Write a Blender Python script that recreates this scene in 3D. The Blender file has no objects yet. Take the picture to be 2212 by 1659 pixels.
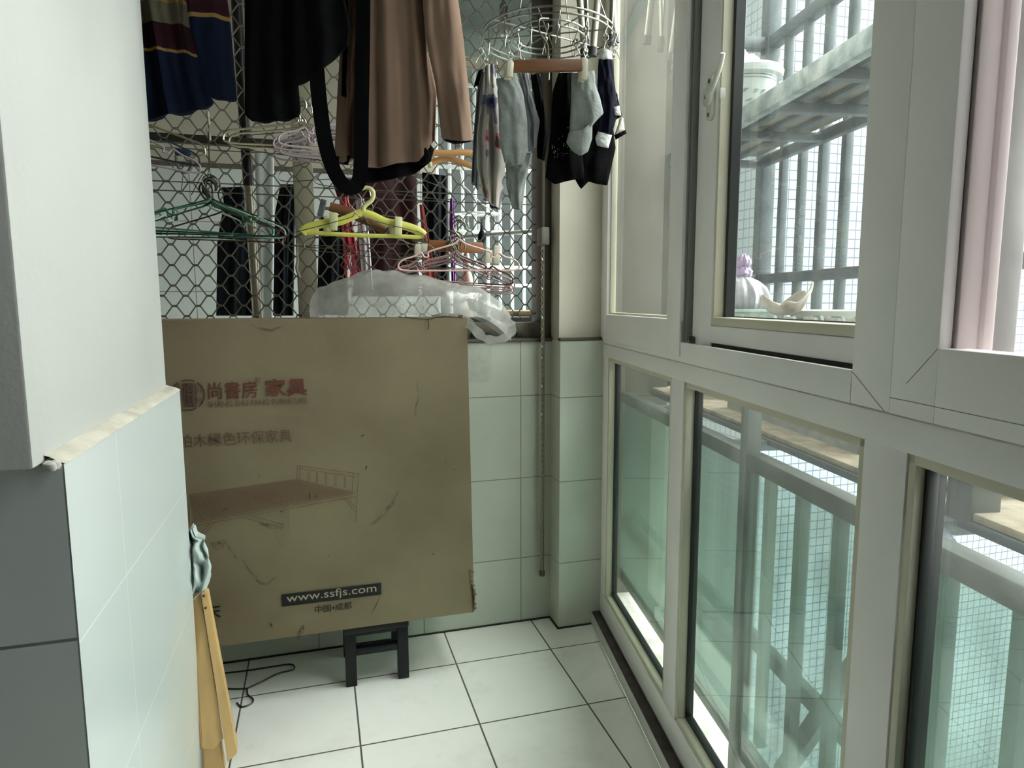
import bpy, bmesh, math, random
from mathutils import Vector, Matrix, noise as mnoise
random.seed(7)
SC = bpy.context.scene
COL = SC.collection
PI = math.pi

# ------------------------------------------------------------------ camera
F_PX, YAW, PITCH, ROLL, CAM_Z = 1440.0, -0.283723, 0.122147, -0.002987, 1.0783
WPX, HPX = 2212.0, 1659.0
cy_, sy_ = math.cos(YAW), math.sin(YAW)
FWD = Vector((-sy_*math.cos(PITCH), cy_*math.cos(PITCH), -math.sin(PITCH)))
R0 = Vector((cy_, sy_, 0)); U0 = R0.cross(FWD)
RGT = math.cos(ROLL)*R0 + math.sin(ROLL)*U0
UPV = -math.sin(ROLL)*R0 + math.cos(ROLL)*U0
CAM = Vector((0, 0, CAM_Z))
cd = bpy.data.cameras.new('camera'); cam = bpy.data.objects.new('camera', cd); COL.objects.link(cam)
cd.sensor_fit = 'HORIZONTAL'; cd.sensor_width = 36; cd.lens = F_PX*36/WPX
cd.clip_start = 0.02; cd.clip_end = 200
M = Matrix.Identity(4)
for i in range(3):
    M[i][0] = RGT[i]; M[i][1] = UPV[i]; M[i][2] = -FWD[i]; M[i][3] = CAM[i]
cam.matrix_world = M
SC.camera = cam

# ------------------------------------------------------------------ light
SC.view_settings.view_transform = 'Standard'
SC.view_settings.look = 'None'
SC.view_settings.gamma = 1.0
SC.view_settings.use_curve_mapping = False
SC.view_settings.exposure = 0.0
SC.cycles.transparent_max_bounces = 32
SC.cycles.max_bounces = 12
SC.cycles.diffuse_bounces = 6
world = bpy.data.worlds.new('overcast_sky'); SC.world = world; world.use_nodes = True
wn, wl = world.node_tree.nodes, world.node_tree.links
wn.clear()
w_out = wn.new('ShaderNodeOutputWorld'); w_bg = wn.new('ShaderNodeBackground')
w_tc = wn.new('ShaderNodeTexCoord'); w_dot = wn.new('ShaderNodeVectorMath'); w_dot.operation = 'DOT_PRODUCT'
w_dot.inputs[1].default_value = Vector((0.68, 0.30, 0.67)).normalized()
w_map = wn.new('ShaderNodeMapRange'); w_map.inputs['From Min'].default_value = 0.25; w_map.inputs['From Max'].default_value = 1.0
w_ramp = wn.new('ShaderNodeMixRGB')
w_ramp.inputs[1].default_value = (0.06, 0.066, 0.066, 1)
w_ramp.inputs[2].default_value = (0.99, 1.0, 0.985, 1)
wl.new(w_tc.outputs['Generated'], w_dot.inputs[0]); wl.new(w_dot.outputs['Value'], w_map.inputs['Value'])
wl.new(w_map.outputs['Result'], w_ramp.inputs[0]); wl.new(w_ramp.outputs[0], w_bg.inputs['Color'])
w_bg.inputs['Strength'].default_value = 28.5
wl.new(w_bg.outputs[0], w_out.inputs['Surface'])

# ------------------------------------------------------------------ frames of reference
TH = math.radians(9.83)
DD = Vector((math.sin(TH), math.cos(TH), 0))     # along the window wall, away from the camera
NN = Vector((math.cos(TH), -math.sin(TH), 0))    # out of the window
ZZ = Vector((0, 0, 1))
def ray(x, y): return RGT*((x-WPX/2)/F_PX) + UPV*((HPX/2-y)/F_PX) + FWD
def at_y(x, y, Y): d = ray(x, y); return CAM + d*(Y/d.y)
def at_x(x, y, X): d = ray(x, y); return CAM + d*(X/d.x)
def at_d(x, y, D): d = ray(x, y); return CAM + d*(D/d.dot(NN))
def at_w(x, y, w): return CAM + ray(x, y)*w
def sdz(s, D, z): return DD*s + NN*D + ZZ*z
MW = Matrix(((DD.x, NN.x, 0, 0), (DD.y, NN.y, 0, 0), (0, 0, 1, 0), (0, 0, 0, 1)))   # (s, D, z) -> world

# ------------------------------------------------------------------ mesh helpers
class MB:
    def __init__(self): self.bm = bmesh.new()
    def box(self, a, b, mat=None, bevel=0.0):
        lo = [min(a[i], b[i]) for i in range(3)]; hi = [max(a[i], b[i]) for i in range(3)]
        vs = [self.bm.verts.new((x, y, z)) for x in (lo[0], hi[0]) for y in (lo[1], hi[1]) for z in (lo[2], hi[2])]
        fs = [self.bm.faces.new([vs[i] for i in q]) for q in ((0,1,3,2),(4,6,7,5),(0,4,5,1),(2,3,7,6),(0,2,6,4),(1,5,7,3))]
        if bevel > 0:
            es = list({e for f in fs for e in f.edges})
            r = bmesh.ops.bevel(self.bm, geom=es, offset=bevel, segments=2, affect='EDGES', profile=0.5)
            vs = list({v for f in r['faces'] for v in f.verts} | {v for v in vs if v.is_valid})
        if mat is not None:
            for v in vs: v.co = mat @ v.co
        return self
    def bar(self, p, q, w, h, bevel=0.0, up=ZZ):
        p, q = Vector(p), Vector(q); d = (q-p); L = d.length; d.normalize()
        if abs(d.dot(up)) > .99: up = Vector((1, 0, 0)) if abs(d.x) < .9 else Vector((0, 1, 0))
        a = d.cross(up).normalized(); b = a.cross(d)
        m = Matrix(((d.x, a.x, b.x, p.x), (d.y, a.y, b.y, p.y), (d.z, a.z, b.z, p.z), (0, 0, 0, 1)))
        return self.box((0, -w/2, -h/2), (L, w/2, h/2), m, bevel)
    def tube(self, pts, r, n=6, closed=False, flat=1.0):
        pts = [Vector(p) for p in pts]
        keep = [pts[0]]
        for p in pts[1:]:
            if (p-keep[-1]).length > 1e-5: keep.append(p)
        pts = keep
        m = len(pts)
        if m < 2: return self
        rad = r if isinstance(r, (list, tuple)) else [r]*m
        if len(rad) != m: rad = [rad[0] + (rad[-1]-rad[0])*i/(m-1) for i in range(m)]
        rings = []; nrm = None
        for i in range(m):
            if closed: t = pts[(i+1) % m] - pts[i-1]
            else: t = pts[min(i+1, m-1)] - pts[max(i-1, 0)]
            if t.length < 1e-9: t = Vector((0, 0, 1))
            t.normalize()
            if nrm is None:
                nrm = t.cross(Vector((0, 0, 1)))
                if nrm.length < .05: nrm = t.cross(Vector((0, 1, 0)))
            nrm = (nrm - t*nrm.dot(t))
            if nrm.length < 1e-6: nrm = t.orthogonal()
            nrm.normalize()
            b = t.cross(nrm)
            rings.append([self.bm.verts.new(pts[i] + (nrm*math.cos(2*PI*k/n)*flat + b*math.sin(2*PI*k/n))*rad[i]) for k in range(n)])
        for i in range(m if closed else m-1):
            A, B = rings[i], rings[(i+1) % m]
            for k in range(n): self.bm.faces.new((A[k], A[(k+1) % n], B[(k+1) % n], B[k]))
        if not closed:
            self.bm.faces.new(rings[0][::-1]); self.bm.faces.new(rings[-1])
        return self
    def lathe(self, prof, c=(0, 0, 0), n=32, mat=None):
        c = Vector(c); rings = []; allv = []
        for r, z in prof:
            if r < 1e-6: v = self.bm.verts.new(c + Vector((0, 0, z))); rings.append([v]); allv.append(v)
            else:
                rg = [self.bm.verts.new(c + Vector((r*math.cos(2*PI*k/n), r*math.sin(2*PI*k/n), z))) for k in range(n)]
                rings.append(rg); allv += rg
        for A, B in zip(rings, rings[1:]):
            if len(A) == 1 and len(B) == 1: continue
            for k in range(n):
                if len(A) == 1: self.bm.faces.new((A[0], B[k], B[(k+1) % n]))
                elif len(B) == 1: self.bm.faces.new((A[k], A[(k+1) % n], B[0]))
                else: self.bm.faces.new((A[k], A[(k+1) % n], B[(k+1) % n], B[k]))
        if mat is not None:
            for v in allv: v.co = mat @ v.co
        return self
    def poly(self, pts, depth):
        """extrude a planar outline (list of Vectors) by the vector depth"""
        pts = [Vector(p) for p in pts]; depth = Vector(depth)
        a = [self.bm.verts.new(p) for p in pts]; b = [self.bm.verts.new(p+depth) for p in pts]
        self.bm.faces.new(a[::-1]); self.bm.faces.new(b)
        n = len(pts)
        for i in range(n): self.bm.faces.new((a[i], a[(i+1) % n], b[(i+1) % n], b[i]))
        return self
    def grid(self, fn, nu, nv, wrap=False):
        g = [[self.bm.verts.new(fn(i/nu, j/nv)) for i in range(nu if wrap else nu+1)] for j in range(nv+1)]
        m = nu
        for j in range(nv):
            for i in range(m):
                k = (i+1) % nu if wrap else i+1
                self.bm.faces.new((g[j][i], g[j][k], g[j+1][k], g[j+1][i]))
        return g
    def ribbon(self, pts, w, th=.0012):
        """flat strap: width in the upright plane, thickness in depth"""
        pts = [Vector(p) for p in pts]; rows = []
        for i, p in enumerate(pts):
            t = pts[min(i+1, len(pts)-1)] - pts[max(i-1, 0)]
            n = Vector((-t.z, 0, t.x)); n = n.normalized() if n.length > 1e-9 else Vector((1, 0, 0))
            wi = w[i] if isinstance(w, list) else w
            rows.append([self.bm.verts.new(p + n*wi*a + Vector((0, th*b, 0))) for a, b in ((-1, -1), (1, -1), (1, 1), (-1, 1))])
        for A, B in zip(rows, rows[1:]):
            for k in range(4): self.bm.faces.new((A[k], A[(k+1) % 4], B[(k+1) % 4], B[k]))
        self.bm.faces.new(rows[0][::-1]); self.bm.faces.new(rows[-1])
        return self
    def build(self, name, mat, parent=None, smooth=True, angle=40):
        bmesh.ops.recalc_face_normals(self.bm, faces=self.bm.faces[:])
        if smooth:
            for f in self.bm.faces: f.smooth = True
            lim = math.radians(angle)
            for e in self.bm.edges:
                if len(e.link_faces) == 2 and e.calc_face_angle(0) > lim: e.smooth = False
        me = bpy.data.meshes.new(name); self.bm.to_mesh(me); self.bm.free()
        for m in (mat if isinstance(mat, (list, tuple)) else [mat]): me.materials.append(m)
        o = bpy.data.objects.new(name, me); COL.objects.link(o)
        if parent is not None:
            o.parent = parent
            o.matrix_parent_inverse = parent.matrix_world.inverted() if False else Matrix.Translation(-Vector(parent.location))
        return o

def tag(o, label=None, cat=None, group=None, kind=None):
    if label: o['label'] = label
    if cat: o['category'] = cat
    if group: o['group'] = group
    if kind: o['kind'] = kind
    return o
def thing(name, loc, label, cat, group=None):
    o = bpy.data.objects.new(name, None); COL.objects.link(o)
    o.empty_display_size = .02
    o.location = Vector(loc)
    return tag(o, label, cat, group)
def copy_tree(o):
    r = o.copy(); COL.objects.link(r)
    for ch in o.children:
        c = ch.copy(); COL.objects.link(c); c.parent = r
        c.matrix_parent_inverse = ch.matrix_parent_inverse.copy()
        for g in ch.children:
            d = g.copy(); COL.objects.link(d); d.parent = c
            d.matrix_parent_inverse = g.matrix_parent_inverse.copy()
    return r
def struct(o): o['kind'] = 'structure'; return o

def spline(pts, n=24, closed=False):
    """Catmull-Rom through points"""
    pts = [Vector(p) for p in pts]; out = []; m = len(pts)
    segs = m if closed else m-1
    per = max(1, n//segs)
    for i in range(segs):
        p1 = pts[i]; p2 = pts[(i+1) % m]
        p0 = pts[i-1] if (closed or i > 0) else p1*2-p2
        p3 = pts[(i+2) % m] if (closed or i+2 < m) else p2*2-p1
        for k in range(per):
            t = k/per
            out.append(.5*((2*p1) + (p2-p0)*t + (2*p0-5*p1+4*p2-p3)*t*t + (3*p1-p0-3*p2+p3)*t*t*t))
    if not closed: out.append(pts[-1])
    return out
def resample(pl, n):
    pl = [Vector(p) for p in pl]
    L = [0]
    for a, b in zip(pl, pl[1:]): L.append(L[-1] + (b-a).length)
    out = []; j = 0
    for i in range(n+1):
        t = L[-1]*i/n
        while j < len(L)-2 and L[j+1] < t: j += 1
        d = L[j+1]-L[j]
        out.append(pl[j].lerp(pl[j+1], (t-L[j])/d if d > 0 else 0))
    return out
def fnoise(x, y, z=0, s=1.0): return mnoise.noise(Vector((x*s, y*s, z*s)))

# ------------------------------------------------------------------ materials
def srgb(r, g, b):
    def f(c):
        c /= 255.0
        return c/12.92 if c <= .04045 else ((c+.055)/1.055)**2.4
    return (f(r), f(g), f(b), 1.0)
MATS = {}
def mat(name, col, rough=.6, metal=0.0, var=0.0, vscale=8.0, bump=0.0, bscale=60.0, spec=.5, stretch=None, col2=None, trans=0.0, ior=1.45):
    if name in MATS: return MATS[name]
    m = bpy.data.materials.new(name); m.use_nodes = True
    n, l = m.node_tree.nodes, m.node_tree.links
    b = n['Principled BSDF']
    b.inputs['Base Color'].default_value = col
    b.inputs['Roughness'].default_value = rough; b.inputs['Metallic'].default_value = metal
    b.inputs['Specular IOR Level'].default_value = spec
    if trans: b.inputs['Transmission Weight'].default_value = trans; b.inputs['IOR'].default_value = ior
    if var or bump:
        tc = n.new('ShaderNodeTexCoord'); mp = n.new('ShaderNodeMapping')
        l.new(tc.outputs['Object'], mp.inputs['Vector'])
        if stretch: mp.inputs['Scale'].default_value = stretch
    if var:
        nz = n.new('ShaderNodeTexNoise'); nz.inputs['Scale'].default_value = vscale; nz.inputs['Detail'].default_value = 5
        l.new(mp.outputs[0], nz.inputs['Vector'])
        mx = n.new('ShaderNodeMixRGB')
        c2 = col2 or tuple(max(0, c*(1-var)) for c in col[:3]) + (1,)
        mx.inputs[1].default_value = col; mx.inputs[2].default_value = c2
        rp = n.new('ShaderNodeMapRange'); rp.inputs['From Min'].default_value = .38; rp.inputs['From Max'].default_value = .68
        l.new(nz.outputs[0], rp.inputs['Value']); l.new(rp.outputs[0], mx.inputs[0])
        l.new(mx.outputs[0], b.inputs['Base Color'])
    if bump:
        nb = n.new('ShaderNodeTexNoise'); nb.inputs['Scale'].default_value = bscale; nb.inputs['Detail'].default_value = 3
        l.new(mp.outputs[0], nb.inputs['Vector'])
        bp = n.new('ShaderNodeBump'); bp.inputs['Strength'].default_value = bump; bp.inputs['Distance'].default_value = .004
        l.new(nb.outputs[0], bp.inputs['Height']); l.new(bp.outputs[0], b.inputs['Normal'])
    MATS[name] = m
    return m

def grid_mat(name, col, grout, axes, size, off, gap, rough=.35, var=.06, vscale=3.0, bump=.3, dirt=None, dirt_amt=.3, dscale=2.0):
    """ceramic tiles laid out in world space: axes = two world vectors, size = tile sizes, off = a grout crossing"""
    m = bpy.data.materials.new(name); m.use_nodes = True
    n, l = m.node_tree.nodes, m.node_tree.links
    b = n['Principled BSDF']; b.inputs['Roughness'].default_value = rough
    geo = n.new('ShaderNodeNewGeometry')
    masks = []; cells = []
    for k in range(2):
        d = n.new('ShaderNodeVectorMath'); d.operation = 'DOT_PRODUCT'
        d.inputs[1].default_value = Vector(axes[k])/size[k]
        l.new(geo.outputs['Position'], d.inputs[0])
        a = n.new('ShaderNodeMath'); a.operation = 'SUBTRACT'; a.inputs[1].default_value = off[k]/size[k] - .5
        l.new(d.outputs['Value'], a.inputs[0])
        f = n.new('ShaderNodeMath'); f.operation = 'FRACT'; l.new(a.outputs[0], f.inputs[0])
        c = n.new('ShaderNodeMath'); c.operation = 'SUBTRACT'; c.inputs[1].default_value = .5; l.new(f.outputs[0], c.inputs[0])
        ab = n.new('ShaderNodeMath'); ab.operation = 'ABSOLUTE'; l.new(c.outputs[0], ab.inputs[0])
        mr = n.new('ShaderNodeMapRange'); mr.inputs['From Min'].default_value = gap*.5/size[k]; mr.inputs['From Max'].default_value = gap*.9/size[k]
        mr.inputs['To Min'].default_value = 1; mr.inputs['To Max'].default_value = 0
        l.new(ab.outputs[0], mr.inputs['Value']); masks.append(mr)
        fl = n.new('ShaderNodeMath'); fl.operation = 'FLOOR'
        sh = n.new('ShaderNodeMath'); sh.operation = 'SUBTRACT'; sh.inputs[1].default_value = .5
        l.new(a.outputs[0], sh.inputs[0]); l.new(sh.outputs[0], fl.inputs[0]); cells.append(fl)
    mxm = n.new('ShaderNodeMath'); mxm.operation = 'MAXIMUM'
    l.new(masks[0].outputs[0], mxm.inputs[0]); l.new(masks[1].outputs[0], mxm.inputs[1])
    cmb = n.new('ShaderNodeCombineXYZ'); l.new(cells[0].outputs[0], cmb.inputs[0]); l.new(cells[1].outputs[0], cmb.inputs[1])
    wn_ = n.new('ShaderNodeTexWhiteNoise'); wn_.noise_dimensions = '3D'; l.new(cmb.outputs[0], wn_.inputs['Vector'])
    nz = n.new('ShaderNodeTexNoise'); nz.inputs['Scale'].default_value = vscale; nz.inputs['Detail'].default_value = 6; nz.inputs['Distortion'].default_value = .6
    l.new(geo.outputs['Position'], nz.inputs['Vector'])
    ad = n.new('ShaderNodeMath'); ad.operation = 'MULTIPLY_ADD'; ad.inputs[1].default_value = .45
    l.new(wn_.outputs[0], ad.inputs[0]); l.new(nz.outputs[0], ad.inputs[2])
    v = n.new('ShaderNodeMapRange'); v.inputs['From Min'].default_value = .4; v.inputs['From Max'].default_value = 1.0
    l.new(ad.outputs[0], v.inputs['Value'])
    c0 = n.new('ShaderNodeMixRGB'); c0.inputs[1].default_value = col
    c0.inputs[2].default_value = tuple(c*(1-var) for c in col[:3]) + (1,)
    l.new(v.outputs[0], c0.inputs[0])
    last = c0
    if dirt:
        dn = n.new('ShaderNodeTexNoise'); dn.inputs['Scale'].default_value = dscale; dn.inputs['Detail'].default_value = 8; dn.inputs['Roughness'].default_value = .7
        l.new(geo.outputs['Position'], dn.inputs['Vector'])
        dr = n.new('ShaderNodeMapRange'); dr.inputs['From Min'].default_value = .52; dr.inputs['From Max'].default_value = .75; dr.inputs['To Max'].default_value = dirt_amt
        l.new(dn.outputs[0], dr.inputs['Value'])
        dm = n.new('ShaderNodeMixRGB'); dm.inputs[2].default_value = dirt
        l.new(dr.outputs[0], dm.inputs[0]); l.new(c0.outputs[0], dm.inputs[1]); last = dm
    cg = n.new('ShaderNodeMixRGB'); cg.inputs[2].default_value = grout
    l.new(mxm.outputs[0], cg.inputs[0]); l.new(last.outputs[0], cg.inputs[1])
    l.new(cg.outputs[0], b.inputs['Base Color'])
    if bump:
        iv = n.new('ShaderNodeMath'); iv.operation = 'SUBTRACT'; iv.inputs[0].default_value = 1.0; l.new(mxm.outputs[0], iv.inputs[1])
        bp = n.new('ShaderNodeBump'); bp.inputs['Strength'].default_value = bump; bp.inputs['Distance'].default_value = .002
        l.new(iv.outputs[0], bp.inputs['Height']); l.new(bp.outputs[0], b.inputs['Normal'])
    MATS[name] = m
    return m

def glass_mat(name, tint=(1, 1, 1, 1), haze=.06, haze_col=(.8, .85, .82, 1), gloss=.10, rough=.0, rough_g=.02, streak=False):
    """thin sheet glass: what comes through, a film of dust, and the mirror image"""
    m = bpy.data.materials.new(name); m.use_nodes = True
    n, l = m.node_tree.nodes, m.node_tree.links
    n.clear()
    out = n.new('ShaderNodeOutputMaterial')
    tr = n.new('ShaderNodeBsdfTransparent'); tr.inputs['Color'].default_value = tint
    if rough > 0:
        rf = n.new('ShaderNodeBsdfRefraction'); rf.inputs['Color'].default_value = tint; rf.inputs['IOR'].default_value = 1.0; rf.inputs['Roughness'].default_value = rough
        mr = n.new('ShaderNodeMixShader'); mr.inputs[0].default_value = .6
        l.new(tr.outputs[0], mr.inputs[1]); l.new(rf.outputs[0], mr.inputs[2]); base = mr
    else: base = tr
    df = n.new('ShaderNodeBsdfDiffuse'); df.inputs['Color'].default_value = haze_col
    tl = n.new('ShaderNodeBsdfTranslucent'); tl.inputs['Color'].default_value = haze_col
    ha = n.new('ShaderNodeMixShader'); ha.inputs[0].default_value = .5
    l.new(df.outputs[0], ha.inputs[1]); l.new(tl.outputs[0], ha.inputs[2])
    hz = n.new('ShaderNodeMixShader')
    tc = n.new('ShaderNodeTexCoord'); mp = n.new('ShaderNodeMapping')
    mp.inputs['Scale'].default_value = (9, 9, .6) if streak else (3, 3, 3)
    nz = n.new('ShaderNodeTexNoise'); nz.inputs['Scale'].default_value = 3.0; nz.inputs['Detail'].default_value = 6
    l.new(tc.outputs['Object'], mp.inputs['Vector']); l.new(mp.outputs[0], nz.inputs['Vector'])
    rg = n.new('ShaderNodeMapRange'); rg.inputs['From Min'].default_value = .3; rg.inputs['From Max'].default_value = .7
    rg.inputs['To Min'].default_value = haze*.6; rg.inputs['To Max'].default_value = haze*1.4
    l.new(nz.outputs[0], rg.inputs['Value']); l.new(rg.outputs[0], hz.inputs[0])
    l.new(base.outputs[0], hz.inputs[1]); l.new(ha.outputs[0], hz.inputs[2])
    gl = n.new('ShaderNodeBsdfGlossy'); gl.inputs['Roughness'].default_value = rough_g
    fc = n.new('ShaderNodeLayerWeight'); fc.inputs['Blend'].default_value = .5
    pw = n.new('ShaderNodeMath'); pw.operation = 'POWER'; pw.inputs[1].default_value = 4.0
    l.new(fc.outputs['Facing'], pw.inputs[0])
    lw = n.new('ShaderNodeMapRange'); lw.inputs['To Min'].default_value = gloss*.5; lw.inputs['To Max'].default_value = .9
    l.new(pw.outputs[0], lw.inputs['Value'])
    gm = n.new('ShaderNodeMixShader')
    l.new(lw.outputs[0], gm.inputs[0]); l.new(hz.outputs[0], gm.inputs[1]); l.new(gl.outputs[0], gm.inputs[2])
    l.new(gm.outputs[0], out.inputs['Surface'])
    MATS[name] = m
    return m
def film_mat(name, col, opacity, rough=.25, spec=.5, var=0.0, vscale=30):
    """translucent sheet: part of the light passes straight, the rest is scattered"""
    m = bpy.data.materials.new(name); m.use_nodes = True
    n, l = m.node_tree.nodes, m.node_tree.links
    b = n['Principled BSDF']; out = n['Material Output']
    b.inputs['Base Color'].default_value = col; b.inputs['Roughness'].default_value = rough; b.inputs['Specular IOR Level'].default_value = spec
    tl = n.new('ShaderNodeBsdfTranslucent'); tl.inputs['Color'].default_value = col
    s = n.new('ShaderNodeMixShader'); s.inputs[0].default_value = .35
    l.new(b.outputs[0], s.inputs[1]); l.new(tl.outputs[0], s.inputs[2])
    tr = n.new('ShaderNodeBsdfTransparent')
    mx = n.new('ShaderNodeMixShader'); mx.inputs[0].default_value = opacity
    if var:
        tc = n.new('ShaderNodeTexCoord')
        nz = n.new('ShaderNodeTexNoise'); nz.inputs['Scale'].default_value = vscale; nz.inputs['Detail'].default_value = 4
        l.new(tc.outputs['Object'], nz.inputs['Vector'])
        rg = n.new('ShaderNodeMapRange'); rg.inputs['From Min'].default_value = .3; rg.inputs['From Max'].default_value = .7
        rg.inputs['To Min'].default_value = max(0, opacity-var); rg.inputs['To Max'].default_value = min(1, opacity+var)
        l.new(nz.outputs[0], rg.inputs['Value']); l.new(rg.outputs[0], mx.inputs[0])
    l.new(tr.outputs[0], mx.inputs[1]); l.new(s.outputs[0], mx.inputs[2])
    l.new(mx.outputs[0], out.inputs['Surface'])
    MATS[name] = m
    return m

# common surfaces
ALU = mat('white_aluminium', srgb(243, 240, 236), .38, 0, .05, 4, spec=.45)
ALU_CREAM = mat('cream_aluminium', srgb(206, 202, 180), .45, 0, .06, 5)
GASKET = mat('black_gasket', srgb(26, 30, 28), .5)
STEEL = mat('brushed_steel', srgb(108, 114, 108), .42, .6, .3, 12)
STEEL_DUSTY = mat('dusty_steel', srgb(88, 98, 99), .5, .25, .3, 14)
CHROME = mat('chrome_wire', srgb(150, 150, 142), .32, 1.0)
DARKSTEEL = mat('dark_steel_wire', srgb(96, 96, 84), .35, .9)
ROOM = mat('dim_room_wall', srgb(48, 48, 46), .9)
PAINT = mat('white_wall_paint', srgb(184, 186, 181), .75, 0, .05, 3, .15, 90)
CREAMPAINT = mat('cream_column_paint', srgb(205, 199, 182), .7, 0, .10, 2.5)
DIRTY = mat('grimy_ledge', srgb(92, 88, 76), .8, 0, .4, 15, .3, 60)
BRONZE = mat('bronze_window_frame', srgb(88, 80, 68), .45, .3, .2, 8)
BEIGEFRAME = mat('beige_window_frame', srgb(176, 170, 148), .5, 0, .1, 6)
CLEAR = glass_mat('clear_window_glass', (.93, .97, .95, 1), .05, gloss=.11)

# ================================================================== SETTING
YE, YC, DC, DF = 2.06, 1.975, .502, .532        # end wall, tiled column, kerb face, window frame face
XP, XPU, YP0, YP1 = -.292, -.312, .885, 1.585   # pillar: tiled face, painted face, near and far end
LEDGE = .903
def winx(y, D): return (D + y*math.sin(TH))/math.cos(TH)    # x of the window-parallel plane D at depth y

FLOOR = grid_mat('floor_tiles', srgb(243, 242, 236), srgb(92, 92, 86), ((1, 0, 0), (0, 1, 0)), (.3, .3), (.365, 1.858), .0032, .22, .07, 4, .25,
                 srgb(170, 168, 158), .35, 3.0)
WALLTILE = grid_mat('pale_green_wall_tiles', srgb(194, 198, 186), srgb(130, 132, 122), ((1, 0, 0), (0, 0, 1)), (.33, .275), (.30, .225), .0022, .3, .05, 2, .2,
                    srgb(165, 160, 140), .3, 2.0)
PILLARTILE = grid_mat('grey_white_pillar_tiles', srgb(204, 211, 209), srgb(222, 226, 222), ((0, 1, 0), (0, 0, 1)), (.60, .265), (1.097, .668), .0018, .16, .03, 2, .1)
PILLARFRONT = grid_mat('pillar_front_tiles', srgb(204, 211, 209), srgb(120, 124, 120), ((1, 0, 0), (0, 0, 1)), (.6, .225), (-.292, .673), .003, .2, .03, 2, .1)

f = MB(); f.poly([(-1.7, -1.6, 0), (winx(-1.6, DC), -1.6, 0), (winx(2.2, DC), 2.2, 0), (-1.7, 2.2, 0)], (0, 0, -.06))
struct(f.build('floor', FLOOR, smooth=False))
f = MB(); f.poly([(-1.7, -1.6, 2.62), (winx(-1.6, .6), -1.6, 2.62), (winx(2.2, .6), 2.2, 2.62), (-1.7, 2.2, 2.62)], (0, 0, .06))
struct(f.build('ceiling', PAINT, smooth=False))
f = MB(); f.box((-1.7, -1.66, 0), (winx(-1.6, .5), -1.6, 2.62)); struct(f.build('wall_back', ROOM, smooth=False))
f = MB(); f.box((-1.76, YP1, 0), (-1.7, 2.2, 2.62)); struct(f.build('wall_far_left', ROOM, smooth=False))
f = MB(); f.box((-.92, -1.6, 0), (-.86, YP0-.03, 2.62)); struct(f.build('wall_bounce_left', mat('grey_bounce_wall', srgb(84, 85, 82), .85), smooth=False))  # unseen wall added to tune the bounce light on the window frames
# end wall under the grille window and beside it
f = MB(); f.box((-1.7, YE, 0), (.742, YE+.16, .952)); struct(f.build('wall_end', WALLTILE, smooth=False))
f = MB(); f.box((-1.7, YE, 2.2), (.95, YE+.16, 2.62)); f.box((-1.7, YE, .952), (-.85, YE+.16, 2.2)); struct(f.build('wall_end_upper', PAINT, smooth=False))
f = MB(); f.box((-.85, YE-.008, .951), (.745, YE+.17, .962), None, .003); struct(f.build('trim_sill', DIRTY))
# tiled column in the corner, painted above
f = MB(); f.poly([(.735, YC, 0), (winx(YC, DF+.02), YC, 0), (winx(YE+.16, DF+.02), YE+.16, 0), (.735, YE+.16, 0)], (0, 0, .957))
colm = struct(f.build('wall_corner', WALLTILE, smooth=False))
f = MB(); f.poly([(.738, YC+.02, .957), (winx(YC+.02, DF+.02), YC+.02, .957), (winx(YE+.16, DF+.02), YE+.16, .957), (.738, YE+.16, .957)], (0, 0, 1.665))
struct(f.build('wall_corner_upper', CREAMPAINT, smooth=False))
f = MB(); f.box((.734, YC-.002, .955), (winx(YC, DF), YC+.022, .966), None, .003); struct(f.build('trim_column', DIRTY))
# black grime along the foot of the walls
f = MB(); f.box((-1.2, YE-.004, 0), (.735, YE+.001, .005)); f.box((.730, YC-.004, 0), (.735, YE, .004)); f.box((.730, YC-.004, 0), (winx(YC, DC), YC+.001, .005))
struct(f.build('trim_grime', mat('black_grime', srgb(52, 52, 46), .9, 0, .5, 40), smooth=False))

# pillar on the left
f = MB(); f.box((-1.7, YP0, 0), (XP, YP1, LEDGE-.012), None, 0)
pil = struct(f.build('wall_left', [PILLARTILE, PILLARFRONT], smooth=False))
for p in pil.data.polygons:
    if abs(p.normal.y) > .9: p.material_index = 1
f = MB(); f.box((-1.7, YP0-.03, LEDGE-.01), (XPU, YP1-.028, 2.62), None, .004)
struct(f.build('wall_left_upper', PAINT, pil))
f = MB()
def ledge(u, v):
    y = YP0 + (YP1-YP0)*u; x = XPU-.004 + (XP-XPU+.006)*v
    wob = .003*fnoise(y*14, x*40, 3) if 0 < v < 1 else .0015*fnoise(y*20, 1, 2)
    return Vector((x+wob*.6, y, LEDGE-.012 + .012*(1-v)**.7 + wob))
f.grid(ledge, 60, 6)
struct(f.build('ledge_mortar', mat('mortar', srgb(205, 200, 184), .9, 0, .25, 18, .4, 70), pil))
f = MB(); rnd = random.Random(3)
for k in range(5):
    y = YP0 - .006 + rnd.random()*.016; x = XPU + rnd.random()*.016 - .004; z = LEDGE-.014+rnd.random()*.004
    f.lathe([(0, -.006), (.004, -.005), (.0065, -.001), (.006, .003), (.003, .0055), (0, .006)], (x, y, z), 14)
struct(f.build('mortar_crumb', mat('plaster_crumb', srgb(190, 188, 178), .9), pil))
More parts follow.
